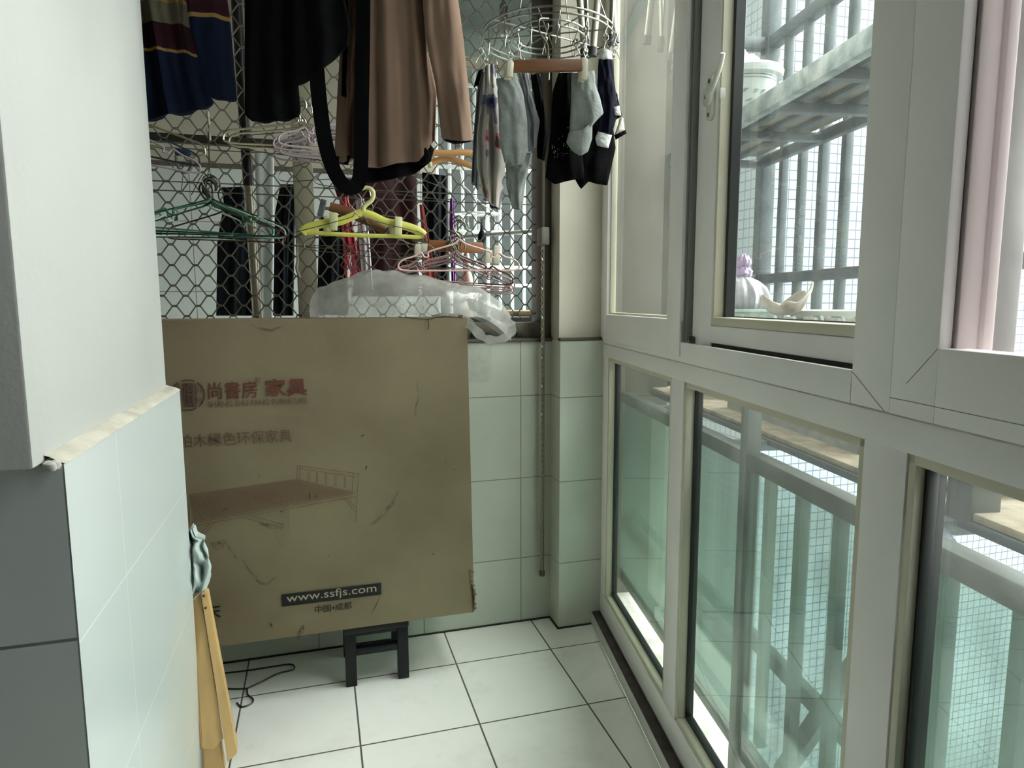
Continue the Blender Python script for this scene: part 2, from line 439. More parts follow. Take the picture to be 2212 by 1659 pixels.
# ================================================================== WINDOW WALL (s along the wall, D outward)
def wbox(mb, s0, s1, D0, D1, z0, z1, bv=.003): return mb.box((s0, D0, z0), (s1, D1, z1), MW, bv)
k = MB(); wbox(k, -1.55, 2.11, DC, .60, 0, .040, .002)
struct(k.build('trim_kerb', mat('kerb_tile', srgb(204, 206, 199), .35, 0, .08, 6)))
k = MB(); wbox(k, -1.55, 2.115, DC+.002, DF, .040, .0435, .001)
struct(k.build('trim_groove', mat('dark_groove', srgb(74, 66, 60), .9, 0, .5, 25)))  # mottled dark strip along the top of the kerb

# lower fixed lights
def frame_window(name, lights, z0, z1, D0, D1, rail_b, rail_t, glass, beadw=.012, stile=None):
    """lights: list of (s0, s1) clear openings between solid members"""
    S0, S1 = stile
    m = MB()
    wbox(m, S0, S1, D0, D1, z0, z0+rail_b); wbox(m, S0, S1, D0, D1, z1-rail_t, z1)
    edges = [S0] + [v for a in lights for v in a] + [S1]
    for a, b in zip(edges[::2], edges[1::2]):
        if b-a > .002: wbox(m, a, b, D0+.0015, D1, z0+rail_b-.002, z1-rail_t+.002)
    fr = struct(m.build(name, ALU))
    for a, b in lights:
        bd = MB(); q = beadw; zb, zt = z0+rail_b, z1-rail_t
        for (s0, s1, y0, y1) in ((a, b, zb, zb+q), (a, b, zt-q, zt), (a, a+q, zb, zt), (b-q, b, zb, zt)):
            wbox(bd, s0, s1, D0+.004, D0+.036, y0, y1, .002)
        struct(bd.build('glazing_bead', ALU_CREAM, fr))
        gk = MB(); q2 = q+.004
        for (s0, s1, y0, y1) in ((a+q, b-q, zb+q, zb+q2), (a+q, b-q, zt-q2, zt-q), (a+q, a+q2, zb+q, zt-q), (b-q2, b-q, zb+q, zt-q)):
            wbox(gk, s0, s1, D0+.023, D0+.0405, y0, y1, 0)
        struct(gk.build('gasket', GASKET, fr, smooth=False))
        gl = MB(); v = [sdz(s, D0+.0305, z) for s, z in ((a+.008, zb+.008), (b-.008, zb+.008), (b-.008, zt-.008), (a+.008, zt-.008))]
        gl.bm.faces.new([gl.bm.verts.new(p) for p in v])
        struct(gl.build('glass', glass, fr, smooth=False))
    return fr
frame_window('window_1', [(.475, .693), (.772, 1.392), (1.472, 2.045)], .0435, .945, DF, .572, .070, .040, CLEAR, stile=(.458, 2.125))
m = MB(); wbox(m, -1.62, .4565, DF-.02, .66, 0, 2.62, 0); struct(m.build('wall_light_block', ROOM, smooth=False))  # unseen wall added to block daylight from beside and behind the camera
# black rubber face inside the near light
m = MB(); wbox(m, .675, .6815, .548, .5615, .125, .895, .001); struct(m.build('window_seal', GASKET))
# upper outer frame: bottom rail with the sliding track, posts and head
m = MB()
wbox(m, .803, 2.125, DF, .5405, .9462, .990, .0015); wbox(m, .803, 2.125, .5405, .64, .9462, .964, 0)
wbox(m, .727, .803, DF, .64, .9462, 2.36); wbox(m, .803, 2.125, DF, .64, 2.30, 2.36)
up = struct(m.build('window_2', ALU))
m = MB(); wbox(m, .804, 1.30, .553, .562, .9642, .9947, 0); wbox(m, .804, 1.41, .541, .5525, .9642, .9700, 0); struct(m.build('track_shadow_gap', mat('track_gap_shade', srgb(58, 55, 49), .9, 0, .3, 30), up, smooth=False))  # dark strips stand in for the shade in the gap under the sash
# fixed sash at the far end
m = MB()
wbox(m, 1.412, 2.125, DF-.004, .5405, .957, 1.040); wbox(m, 1.412, 1.496, DF-.0045, .556, .9572, 2.30); wbox(m, 2.048, 2.125, DF-.0045, .556, .9572, 2.30)
wbox(m, 1.412, 2.125, DF-.004, .556, 2.23, 2.30); wbox(m, 1.412, 2.125, .5405, .556, .9645, 1.040, .001)
fx = struct(m.build('window_3', ALU))
m = MB(); q = .010
for (s0, s1, y0, y1) in ((1.496, 2.048, 1.040, 1.046), (1.496, 1.502, 1.04, 2.23), (2.042, 2.048, 1.04, 2.23)): wbox(m, s0, s1, DF+.006, .5555, y0, y1, .001)
struct(m.build('glazing_bead', ALU_CREAM, fx))
g = MB(); g.bm.faces.new([g.bm.verts.new(sdz(s, .553, z)) for s, z in ((1.490, 1.034), (2.055, 1.034), (2.055, 2.24), (1.490, 2.24))])
struct(g.build('glass', CLEAR, fx, smooth=False))
m = MB(); wbox(m, 1.404, 1.4115, DF+.003, .58, .985, 2.30, .001); wbox(m, 1.396, 1.403, DF+.006, .56, .995, 2.30, .001)
struct(m.build('interlock', mat('grey_interlock', srgb(120, 124, 118), .5), fx))
m = MB(); wbox(m, 1.372, 1.394, DF+.012, .5466, .986, 1.004, .001); struct(m.build('drain_notch', GASKET, fx))
# sliding sash
m = MB()
wbox(m, .804, 1.394, .550, .598, .9950, 1.0300); wbox(m, 1.296, 1.394, .5495, .598, .9722, 2.28); wbox(m, .804, 1.394, .550, .598, 2.20, 2.28)
sl = struct(m.build('window_4', ALU))
m = MB(); wbox(m, .804, 1.2955, .551, .590, 1.0304, 1.047, .002); wbox(m, 1.289, 1.2955, .552, .590, 1.04, 2.2, .001); wbox(m, .79, 1.3, .550, .59, 2.19, 2.2, .001)
struct(m.build('glazing_bead', ALU_CREAM, sl))
m = MB(); wbox(m, 1.279, 1.2895, .572, .592, 1.047, 2.19, .001); wbox(m, .80, 1.28, .588, .592, 1.0465, 1.049, 0)
struct(m.build('gasket', GASKET, sl, smooth=False))
g = MB(); g.bm.faces.new([g.bm.verts.new(sdz(s, .591, z)) for s, z in ((.79, 1.04), (1.285, 1.04), (1.285, 2.2), (.79, 2.2))])
struct(g.build('glass', CLEAR, sl, smooth=False))
# crescent latch
LATCH = mat('white_plastic_latch', srgb(205, 208, 196), .35)
hs, hz0 = 1.322, 1.473
def disc_profile(pts, D0, D1): return [sdz(s, D0, z) for s, z in pts], NN*(D1-D0)
l_ = MB(); pl = []
for kk in range(13): a = PI*kk/12; pl.append((hs+.0125*math.cos(a), hz0+.034+.0125*math.sin(a)))
for kk in range(13): a = PI+PI*kk/12; pl.append((hs+.0125*math.cos(a), hz0-.026+.0125*math.sin(a)))
P, dv = disc_profile(pl, .5497, .5415); l_.poly(P, dv)
ha = l_.build('latch', LATCH, sl)
struct(ha)
l_ = MB(); pl = [(hs-.002+.0185*math.cos(2*PI*kk/24), hz0+.006+.0185*math.sin(2*PI*kk/24)) for kk in range(24)]
P, dv = disc_profile(pl, .5420, .535); l_.poly(P, dv)
struct(l_.build('latch_cam', LATCH, ha))
l_ = MB(); l_.tube(spline([sdz(hs-.004, .537, hz0+.006), sdz(hs-.030, .535, hz0+.012), sdz(hs-.066, .534, hz0+.040), sdz(hs-.080, .533, hz0+.060)], 16), [.0052, .0052, .005, .0046, .0046], 10)
struct(l_.build('latch_lever', LATCH, ha))
l_ = MB()
for dz in (.036, .006, -.028): l_.lathe([(0, 0), (.0042, 0), (.0042, .0012), (0, .0014)], (0, 0, 0), 12, Matrix.Translation(sdz(hs, .5412 if dz != .006 else .5345, hz0+dz)) @ Matrix.Rotation(-TH, 4, 'Z') @ Matrix.Rotation(-PI/2, 4, 'Y'))
struct(l_.build('screw', mat('screw_grey', srgb(96, 98, 88), .4, .6), ha))
l_ = MB(); wbox(l_, hs-.034, hs-.022, .55, .562, hz0-.008, hz0+.014, .002); struct(l_.build('latch_keeper', LATCH, sl))
# right hand opening light with insect screen
m = MB()
wbox(m, .458, .655, DF, .562, .9462, 1.028, .001); wbox(m, .655, .7265, DF, .547, .9462, 2.36, .001); wbox(m, .458, .655, DF, .562, 2.28, 2.36)
sc_ = struct(m.build('window_5', ALU))
m = MB(); m.tube([sdz(.656, DF-.0001, 1.0275), sdz(.700, DF-.0001, .985)], .0006, 4); m.tube([sdz(.7265, DF-.0001, .965), sdz(.506, DF-.0001, .965)], .0005, 4); struct(m.build('mitre_joint', mat('joint_line', srgb(158, 159, 151), .7), sc_))
m = MB(); m.tube([sdz(.803, DF-.0001, .9895), sdz(.735, DF-.0001, .947)], .0006, 4); struct(m.build('mitre_joint', MATS['joint_line'], up))
m = MB(); wbox(m, .649, .7265, .5475, .572, .95, 2.36, .002); wbox(m, .643, .72, .5725, .585, .95, 2.36, .002); wbox(m, .458, .655, .5625, .60, .95, 1.016, .002)
struct(m.build('outer_frame', mat('pinkish_frame', srgb(190, 180, 176), .5, 0, .05, 6), sc_))
g = MB(); g.bm.faces.new([g.bm.verts.new(sdz(s, .5475, z)) for s, z in ((.458, 1.02), (.656, 1.02), (.656, 2.3), (.458, 2.3))])
struct(g.build('insect_screen', film_mat('insect_screen_mesh', srgb(186, 172, 174), .26, .8, .1), sc_, smooth=False))
m = MB(); wbox(m, -1.55, 2.125, DF+.01, .64, 2.36, 2.62, 0); struct(m.build('wall_right_head', PAINT, smooth=False))

# ================================================================== OUTSIDE
MOS_ARGS = dict(size=(.0745, .0745), gap=.0065, rough=.3, var=.04, vscale=2.0, bump=.3)
YB, XB = 4.6, 3.335
MOS_F = grid_mat('white_facade_mosaic', srgb(145, 158, 166), srgb(78, 91, 101), ((1, 0, 0), (0, 0, 1)), off=(XB+.0745*.98, .02), **MOS_ARGS)
MOS_S = grid_mat('white_facade_mosaic_side', srgb(144, 152, 152), srgb(104, 112, 112), ((0, 1, 0), (0, 0, 1)), off=(YB, .02), **MOS_ARGS)
f = MB(); f.box((XB, YB, -9), (15, 14, 5.6)); bl = f.build('wall_outer_block', [MOS_F, MOS_S], smooth=False); struct(bl)
for p in bl.data.polygons:
    if abs(p.normal.x) > .9: p.material_index = 1
f = MB(); f.box((.9, 7.2, -9), (XB+.1, 7.5, 5.6)); struct(f.build('wall_outer_far', mat('far_white_facade', srgb(200, 206, 202), .7, 0, .1, .5), smooth=False))
f = MB(); f.box((-20, -20, -9.3), (30, 30, -9)); struct(f.build('ground', mat('courtyard_paving', srgb(128, 130, 124), .9, 0, .3, .3), smooth=False))
# slab under the railing and pilaster at its far end
f = MB(); f.box((-1.6, .602, -.25), (2.4, .74, -.006), MW, .004); struct(f.build('trim_outer_slab', mat('weathered_slab', srgb(196, 196, 186), .85, 0, .35, 14)))
f = MB(); f.box((2.33, .50, -.25), (2.60, .832, 3.0), MW, .003); struct(f.build('wall_outer_pilaster', mat('cream_pilaster', srgb(94, 92, 80), .8, 0, .15, 3)))

# --- balcony railing
RZ = .757
rl = thing('balcony_railing', sdz(1.3, .67, 0), 'stainless steel balcony railing with a green glass panel outside the lower windows', 'railing')
for s in (1.3505, -.25):
    m = MB(); m.box((s-.0165, .655, -.006), (s+.0165, .688, .90 if s > 1 else RZ-.04), MW, .003); m.build('post', STEEL, rl)
for a, b in ((1.368, 2.33), (-1.5, 1.333)):
    m = MB(); m.box((a, .656, RZ-.036), (b, .692, RZ), MW, .004); m.build('top_rail', STEEL, rl)
    m = MB(); m.box((a, .668, .045), (b, .690, .095), MW, .003); m.build('bottom_rail', STEEL, rl)
for a, b, ro in ((1.369, 2.33, .16), (-1.5, 1.332, .02)):
    m = MB(); m.box((a, .6635, .07), (b, .6685, RZ-.03), MW, 0)
    m.build('glass_panel', glass_mat('green_panel_%d' % int(ro*100), (.82, .915, .86, 1) if ro < .1 else (.80, .91, .84, 1), .30 if ro < .1 else .36, srgb(104, 122, 113), .05, ro, .05, ro > .1), rl, smooth=False)
bs = 1.313
while bs > -1.4:
    m = MB(); m.box((bs-.011, .692, .09), (bs+.011, .714, RZ-.03), MW, .003); m.build('baluster', STEEL_DUSTY, rl)
    bs -= .1245
m = MB(); m.bar(sdz(.855, .728, .74), sdz(1.26, .728, .06), .024, .036, .003); m.build('brace', STEEL_DUSTY, rl)
m = MB(); m.box((-1.4, .716, .275), (2.33, .738, .312), MW, .003); m.build('mid_rail', STEEL_DUSTY, rl)

# --- security cage
CZ = (.757, 1.160, 1.58, 1.985)
cg = thing('security_cage', sdz(1.2, 1.0, .75), 'projecting stainless steel security cage of upright bars outside the window', 'window cage')
SCORN = 2.385
for s in (SCORN, -.6):
    m = MB(); m.box((s-.028, 1.175, .70), (s+.028, 1.225, 2.9), MW, .004); m.build('corner_post', STEEL_DUSTY, cg)
bsp = [2.254 - .1205*i for i in range(30)]
for s in bsp:
    if s < -.55: break
    m = MB(); m.box((s-.0125, 1.188, .72), (s+.0125, 1.213, 2.9), MW, .003); m.build('bar', STEEL_DUSTY, cg)
for z, h in ((.742, .034), (1.160, .034), (1.985, .040), (2.88, .03)):
    m = MB(); m.box((-.6, 1.180, z-h/2), (SCORN, 1.220, z+h/2), MW, .003); m.build('rail', STEEL_DUSTY, cg)
    m = MB(); m.box((SCORN-.02, .74, z-h/2), (SCORN+.02, 1.19, z+h/2), MW, .003); m.build('end_rail', STEEL_DUSTY, cg)
m = MB(); m.box((-.6, 1.180, 1.415), (1.36, 1.220, 1.445), MW, .003); m.build('rail', STEEL_DUSTY, cg)
for D in (.86, .97, 1.09):
    m = MB(); m.box((SCORN-.011, D-.011, .74), (SCORN+.011, D+.011, 2.9), MW, .003); m.build('end_bar', STEEL, cg)
m = MB(); m.box((-.6, .770, .742), (SCORN, .802, .757), MW, .002); m.build('inner_rail', STEEL_DUSTY, cg)
for s in (2.02, 1.48, .90, .30, -.3):
    m = MB(); m.box((s-.016, .692, .728), (s+.016, 1.19, .752), MW, .003); m.build('cross_bar', STEEL_DUSTY, cg)
m = MB(); m.box((.862, .770, .75), (.912, .820, 1.56), MW, .004); m.build('inner_post', STEEL, cg)
m = MB(); m.bar(sdz(2.322, .575, 1.83), sdz(2.322, .80, 2.26), .016, .030, .002); m.build('strut', mat('dark_green_strut', srgb(58, 66, 58), .5), cg)

bd = MB()
def board_top(u, v):
    s = -.5 + 2.86*u; D = .775 + .405*v
    return sdz(s, D, .7590 + .0016*fnoise(s*6, D*6, 1))
bd.box((-.5, .775, .758), (2.36, 1.178, .770), MW, .002)
tag(bd.build('shelf_board', mat('weathered_board', srgb(150, 140, 118), .85, 0, .45, 22, .3, 50, col2=srgb(112, 104, 88))), 'weathered brown shelf board laid in the bottom of the security cage', 'board')

rk = thing('upper_rack', sdz(1.2, 1.0, 1.58), 'steel rack shelf high inside the security cage carrying a flower pot', 'rack')
m = MB(); m.box((-.6, .815, 1.548), (2.36, .845, 1.592), MW, .004); m.build('front_rail', mat('flaking_steel', srgb(112, 128, 126), .5, .4, .35, 18, col2=srgb(176, 184, 180)), rk)
m = MB(); m.box((-.6, 1.150, 1.552), (2.36, 1.178, 1.586), MW, .004); m.build('rear_rail', STEEL_DUSTY, rk)
for s in (2.34, 1.95, 1.67, 1.42, 1.12, .82, .5, .1):
    m = MB(); m.box((s-.013, .845, 1.551), (s+.013, 1.15, 1.575), MW, .003); m.build('cross_bar', STEEL_DUSTY, rk)
for D in (.92, .995, 1.07):
    m = MB(); m.box((-.6, D-.012, 1.5755), (2.36, D+.012, 1.589), MW, .003); m.build('slat', STEEL_DUSTY, rk)
m = MB(); m.box((-.55, .85, 1.5895), (2.34, 1.145, 1.598), MW, .001); m.build('board', mat('rack_board', srgb(128, 126, 112), .85, 0, .3, 14), rk)

# --- flower pot with plastic sheet, on the rack
pc = at_w(1608, 165, 2.1); pz = 1.5985
POTW = mat('white_glazed_pot', srgb(176, 186, 183), .3, 0, .05, 8)
pt = thing('flower_pot', (pc.x, pc.y, pz), 'white glazed flower pot with a wide rim and blue band on the upper rack', 'flower pot')
rt = .112; zt = pc.z - pz + .012
m = MB(); m.lathe([(0, 0), (.062, 0), (.066, .01), (.082, zt*.45), (.094, zt*.72), (.098, zt-.03), (.114, zt-.026), (.117, zt-.008), (.112, zt), (.100, zt-.002), (.094, zt-.03), (.09, zt-.06), (0, zt-.06)], (pc.x, pc.y, pz), 48)
m.build('pot_body', POTW, pt)
m = MB(); m.lathe([(.0985, zt-.036), (.0992, zt-.0345), (.0985, zt-.033)], (pc.x, pc.y, pz), 48); m.lathe([(.0975, zt-.044), (.0981, zt-.043), (.0978, zt-.042)], (pc.x, pc.y, pz), 48)
m.build('blue_band', mat('cobalt_line', srgb(98, 112, 120), .4), pt)
m = MB(); rnd = random.Random(5)
for kk in range(16):
    a = math.atan2(-pc.y, -pc.x) + (rnd.random()-.2)*.9; z = zt*(.42+.2*rnd.random()); r = .0835 + (z/zt-.45)*.044 + .0012
    t = Vector((-math.sin(a), math.cos(a), .5*rnd.random())).normalized()
    c = Vector((pc.x + r*math.cos(a), pc.y + r*math.sin(a), pz + z))
    m.tube([c - t*.009, c, c + t*.009], [.0003, .0022, .0003], 5)
m.build('painted_leaf', mat('leaf_glaze', srgb(110, 122, 122), .4), pt)
m = MB()
def crumple(c, rx, ry, h, seed, n=28, pw=1.2):
    def fn(u, v):
        a = 2*PI*u; r = v
        q = fnoise(math.cos(a)*r*2.2+seed, math.sin(a)*r*2.2, seed) + .5*fnoise(math.cos(a)*r*6, math.sin(a)*r*6+seed, seed)
        rr = r*(1+.12*fnoise(math.cos(a)*2+seed, math.sin(a)*2, 9))
        return Vector((c[0]+rx*rr*math.cos(a), c[1]+ry*rr*math.sin(a), c[2] + h*(1-r**pw)*(1+.55*q) + .012*q*(1-abs(2*r-1))))
    return fn
m.grid(crumple((pc.x-.012, pc.y, pz+zt-.006), .088, .088, .055, 4.3), 36, 10, True)
tag(m.build('plastic_sheet', film_mat('clear_plastic_sheet', srgb(226, 230, 222), .7, .3), angle=25), 'crumpled clear plastic sheet heaped in the white flower pot', 'plastic sheet')

# --- things on the lower shelf
SH = .7702
tc_ = at_w(1600, 680, 2.2)
tk = thing('storage_bin', (tc_.x, tc_.y, SH), 'clear greenish plastic bin under the white tied bundle on the cage shelf', 'bin')
Tm = Matrix.Translation((tc_.x, tc_.y, 0)) @ Matrix.Rotation(-TH, 4, 'Z')
m = MB(); zt2 = at_w(1600, 669, 2.2).z
for (a, b) in (((-.09, -.12, SH), (.09, -.115, zt2)), ((-.09, .115, SH), (.09, .12, zt2)), ((-.09, -.115, SH), (-.085, .115, zt2)), ((.085, -.115, SH), (.09, .115, zt2)), ((-.085, -.115, SH), (.085, .115, SH+.005))): m.box(a, b, Tm)
m.build('bin_wall', film_mat('green_clear_plastic', srgb(160, 182, 172), .72, .2), tk, smooth=False)
m = MB()
for (a, b) in (((-.096, -.126, zt2-.006), (.096, -.114, zt2+.003)), ((-.096, .114, zt2-.006), (.096, .126, zt2+.003)), ((-.096, -.126, zt2-.006), (-.084, .126, zt2+.003)), ((.084, -.126, zt2-.006), (.096, .126, zt2+.003))): m.box(a, b, Tm, .002)
m.build('bin_rim', film_mat('bin_rim_plastic', srgb(190, 205, 198), .9, .3), tk)
bc = Vector((tc_.x, tc_.y, zt2+.001))
bt = thing('tied_bundle', bc, 'white plastic bundle knotted with lilac plastic standing on the clear bin', 'bundle')
m = MB()
def bundle(u, v):
    a = 2*PI*u
    prof = [(0, .0), (.075, .0), (.086, .02), (.088, .045), (.076, .075), (.050, .098), (.022, .112), (.014, .120)]
    x = v*(len(prof)-1); i = min(int(x), len(prof)-2); t = x-i
    r = prof[i][0]*(1-t)+prof[i+1][0]*t; z = prof[i][1]*(1-t)+prof[i+1][1]*t
    pl_ = (.055*math.sin(a*11+1.3) + .035*math.sin(a*19+2+z*20))*(1 if v > .2 else v*5)
    return Vector((bc.x+r*(1+pl_)*math.cos(a), bc.y+r*(1+pl_)*math.sin(a), bc.z+z*.94))
m.grid(bundle, 110, 24, True)
m.build('bundle_skirt', mat('white_plastic_bag', srgb(158, 158, 161), .4, 0, .05, 10), bt)
m = MB()
kn = bc + Vector((.006, 0, .118))
def knot(c, rx, rz, seed):
    def fn(u, v):
        a = 2*PI*u; b = PI*v
        q = 1 + .22*fnoise(3*math.cos(a)*math.sin(b)+seed, 3*math.sin(a)*math.sin(b), 3*math.cos(b)) + .06*math.sin(a*9)
        return Vector((c.x+rx*q*math.sin(b)*math.cos(a), c.y+rx*q*math.sin(b)*math.sin(a), c.z-rz*q*math.cos(b)))
    return fn
m.grid(knot(kn, .026, .020, 1), 40, 18, True); m.grid(knot(kn+Vector((.004, .01, .036)), .023, .026, 6), 40, 18, True)
m.build('lilac_knot', mat('lilac_plastic', srgb(168, 148, 180), .4, 0, .1, 30), bt)

# grey troughs, broken bowl, round pot
def ptat(x, y, w): return at_w(x, y, w)
GREYPOT = mat('grey_cement_pot', srgb(150, 156, 150), .85, 0, .3, 20)
tr = sdz(1.54, .91, 1.028)
trg = thing('planter_trough', (tr.x, tr.y, SH), 'grey planter trough with a notched edge on the cage shelf', 'planter')
m = MB(); Tm = Matrix.Translation((tr.x, tr.y, 0)) @ Matrix.Rotation(PI/2-TH, 4, 'Z')
L_, B_, zt3 = .31, .066, tr.z+.014
m.box((-L_, -B_, SH), (L_, -B_+.008, zt3-.022), Tm); m.box((-L_, B_-.008, SH), (L_, B_, zt3-.022), Tm); m.box((-L_, -B_, SH), (-L_+.008, B_, zt3-.022), Tm); m.box((L_-.008, -B_, SH), (L_, B_, zt3-.022), Tm)
m.box((-L_, -B_, zt3-.06), (L_, B_, zt3-.05), Tm)
for i in range(7):
    x0 = -L_ + i*.09
    for yy in (-B_, B_-.008):
        m.poly([Tm @ Vector((x0, yy, zt3-.024)), Tm @ Vector((x0+.012, yy, zt3)), Tm @ Vector((x0+.052, yy, zt3)), Tm @ Vector((x0+.066, yy, zt3-.024))], Tm.to_3x3() @ Vector((0, .008, 0)))
m.build('trough_body', GREYPOT, trg, smooth=False)
pc2 = ptat(1800, 674, 1.78)
rp = thing('round_pot', (pc2.x, pc2.y, SH), 'round pale grey clay pot with a thick lip, right of the broken bowl', 'flower pot')
m = MB(); zt4 = pc2.z - SH + .004
m.lathe([(0, 0), (.06, 0), (.075, zt4*.6), (.08, zt4-.022), (.098, zt4-.018), (.1, zt4), (.092, zt4+.002), (.078, zt4-.008), (.07, zt4-.04), (0, zt4-.045)], (pc2.x, pc2.y, SH), 40)
m.build('pot_body', mat('pale_clay', srgb(178, 184, 174), .8, 0, .15, 16), rp)
bw = ptat(1697, 668, 1.75)
m = MB()
def shard(u, v):
    a = 2*PI*u
    top = .030 + .022*max(0, math.sin(a*2.5+.6)) + .028*max(0, math.sin(a+2.2))**2 + .010*fnoise(a*3, 1, 5)
    r = .020 + .044*v**.8
    return Vector((bw.x + r*math.cos(a), bw.y + r*math.sin(a), tr.z+.0145 + top*(v**1.6)))
m.grid(shard, 72, 10, True)
g0 = [v for v in m.bm.verts][:72]; m.bm.faces.new(g0[::-1])
bo = m.build('broken_bowl', mat('stained_ceramic', srgb(168, 163, 150), .5, 0, .3, 26, col2=srgb(128, 112, 94)))
sm = bo.modifiers.new('thick', 'SOLIDIFY'); sm.thickness = .004
tag(bo, 'broken off-white ceramic bowl with jagged edge sitting on the grey trough', 'bowl')
dz_ = at_y(1, 1, 1)
def on_z(x, y, z): d = ray(x, y); return CAM + d*((z-CAM.z)/d.z)
dp = on_z(2060, 1046, SH)
m = MB(); dp = dp + NN*.02
m.lathe([(0, 0), (.05, 0), (.056, .004), (.085, .016), (.09, .020), (.088, .024), (.055, .008), (0, .006)], (dp.x, dp.y, SH), 40)
tag(m.build('saucer', POTW), 'white saucer lying on the shelf board behind the nearest lower window', 'saucer')
# soil crumbs on the board near the right
m = MB(); rnd = random.Random(11)
for kk in range(120):
    s = .3+.62*rnd.random(); D = .80+.36*rnd.random(); r = .0015+.003*rnd.random()
    c = sdz(s, D, SH); m.lathe([(0, 0), (r, r*.4), (0, r*.9)], c, 5)
tag(m.build('soil_crumbs', mat('dry_soil', srgb(92, 82, 66), .95)), 'dark dry soil crumbs scattered over the shelf board', 'soil', kind='stuff')
# dark bag hanging in the cage at the right edge of the view
hb = at_d(2212, 165, 1.0)
m = MB()
def hang(u, v):
    a = 2*PI*u; r = .035+.03*math.sin(PI*min(1, v*1.05)); q = 1+.2*fnoise(3*math.cos(a), 3*math.sin(a), v*5)
    return hb + DD*(-.02+r*q*math.cos(a)) + NN*(r*q*math.sin(a)) + ZZ*(.06-.16*v)
m.grid(hang, 30, 14, True); m.tube([hb+ZZ*.05-DD*.02, Vector((hb.x, hb.y, 1.547))], .004, 6)
tag(m.build('hanging_bag', mat('grey_bag', srgb(120, 114, 112), .7, 0, .3, 12)), 'dark grey bag hanging under the rack beyond the insect screen', 'bag')

# ================================================================== NEIGHBOURING ROOM BEYOND THE GRILLE
NT = grid_mat('neighbour_wall_tiles', srgb(196, 204, 198), srgb(140, 144, 138), ((1, 0, 0), (0, 0, 1)), (.33, .30), (-.50, 1.128), .003, .35, .05, 2, .2)
YN = 3.2
f = MB(); f.box((-1.7, YN, 0), (.56, YN+.1, 1.66)); struct(f.build('wall_neighbour', NT, smooth=False))
f = MB(); f.box((-1.7, YN, 1.66), (.56, YN+.1, 2.6)); struct(f.build('wall_neighbour_upper', mat('beige_paint', srgb(178, 174, 156), .8, 0, .06, 3), smooth=False))
f = MB(); f.box((-1.76, 2.22, 0), (-1.7, YN, 2.6)); struct(f.build('wall_neighbour_left', NT, smooth=False))
f = MB(); f.box((-1.7, 2.22, -.06), (1.25, YN+.1, 0)); struct(f.build('floor_neighbour', FLOOR, smooth=False))
f = MB(); f.box((-1.7, 2.22, 2.45), (1.25, YN+.6, 2.5)); struct(f.build('ceiling_neighbour', mat('beige_ceiling', srgb(170, 168, 152), .8), smooth=False))
f = MB(); f.box((.30, 2.30, 2.19), (1.25, YN+.6, 2.449)); struct(f.build('ceiling_soffit', mat('dark_green_soffit', srgb(104, 116, 106), .6, 0, .6, 2.2, col2=srgb(64, 74, 68)), smooth=False))
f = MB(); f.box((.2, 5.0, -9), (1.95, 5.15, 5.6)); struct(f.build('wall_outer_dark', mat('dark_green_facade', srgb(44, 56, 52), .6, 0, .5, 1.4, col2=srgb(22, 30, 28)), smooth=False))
f = MB(); f.box((-1.7, YN-.004, 1.655), (.56, YN+.002, 1.675)); struct(f.build('trim_neighbour', mat('dark_dado_line', srgb(84, 78, 66), .7), smooth=False))
# lower panel and frame of the barred opening
f = MB(); f.box((.56, YN, 0), (1.25, YN+.1, .98)); struct(f.build('wall_neighbour_dado', NT, smooth=False))
WBAR = mat('white_painted_bar', srgb(226, 234, 230), .4, .1, .08, 10)
bw_ = thing('window_bars', (.9, YN+.05, .98), 'white barred opening at the far side of the room beyond the grille', 'window bars')
for i in range(11):
    x = .575 + .062*i
    m = MB(); m.box((x-.007, YN+.03, .98), (x+.007, YN+.044, 2.19), None, .002); m.build('bar', WBAR, bw_)
for z in (.99, 1.16, 1.25, 1.42, 1.72, 2.1):
    m = MB(); m.box((.56, YN+.026, z-.008), (1.25, YN+.048, z+.008), None, .002); m.build('rail', WBAR, bw_)

# grille window in the end wall: frame, mullion, dark transom, steel security pole
gw = thing('grille_window', (-.05, 2.14, .962), 'metal window frame with a retractable diamond lattice grille above the end wall', 'grille window')
YL = 2.085
m = MB(); m.box((at_y(638, 500, 2.13).x, 2.125, .962), (at_y(681, 500, 2.13).x, 2.165, 2.2), None, .003); m.build('mullion', BEIGEFRAME, gw)
m = MB(); m.box((.01, 2.125, 1.806), (.715, 2.165, 1.836), None, .003); m.build('transom', BEIGEFRAME, gw)
zt = at_y(520, 309, 2.15).z
m = MB(); m.box((-.85, 2.13, zt-.011), (-.052, 2.16, zt+.012), None, .003); m.build('dark_rail', mat('dark_rail_paint', srgb(58, 52, 44), .6, .1, .3, 10), gw)
m = MB(); m.box((.705, 2.07, .962), (.738, 2.18, 2.2), None, .003); m.box((.738, 2.10, .962), (.752, 2.16, 2.2), None, .003); m.build('jamb', BRONZE, gw)
m = MB(); m.box((-.85, 2.075, .962), (.705, 2.17, 1.012), None, .003); m.build('bottom_channel', BRONZE, gw)
for x in (.42, .47, .52, .57, .62): 
    m = MB(); m.box((x, 2.070, .968), (x+.022, 2.078, .982), None, .001); m.build('channel_clip', GASKET, gw)
PITCH_X, ROWH = .0610, .0285
m = MB(); x0, z0 = -.353, 1.2415
def strip(j):
    zb = z0 + j*ROWH; pts = []; k0, k1 = -9, 18; x = None
    for k in range(k0*2, k1*2+1):
        xc = x0 + k*PITCH_X/2
        up = ((k + j) % 2 == 0)
        z = zb + (ROWH if up else 0) + (-.0016 if up else .0016)
        pts += [Vector((xc-.0065, YL + (.001 if up else -.001), z)), Vector((xc+.0065, YL + (.001 if up else -.001), z))]
    return [p for p in pts if -.86 < p.x < .703]
for j in range(-8, 31): m.tube(strip(j), .0020, 4)
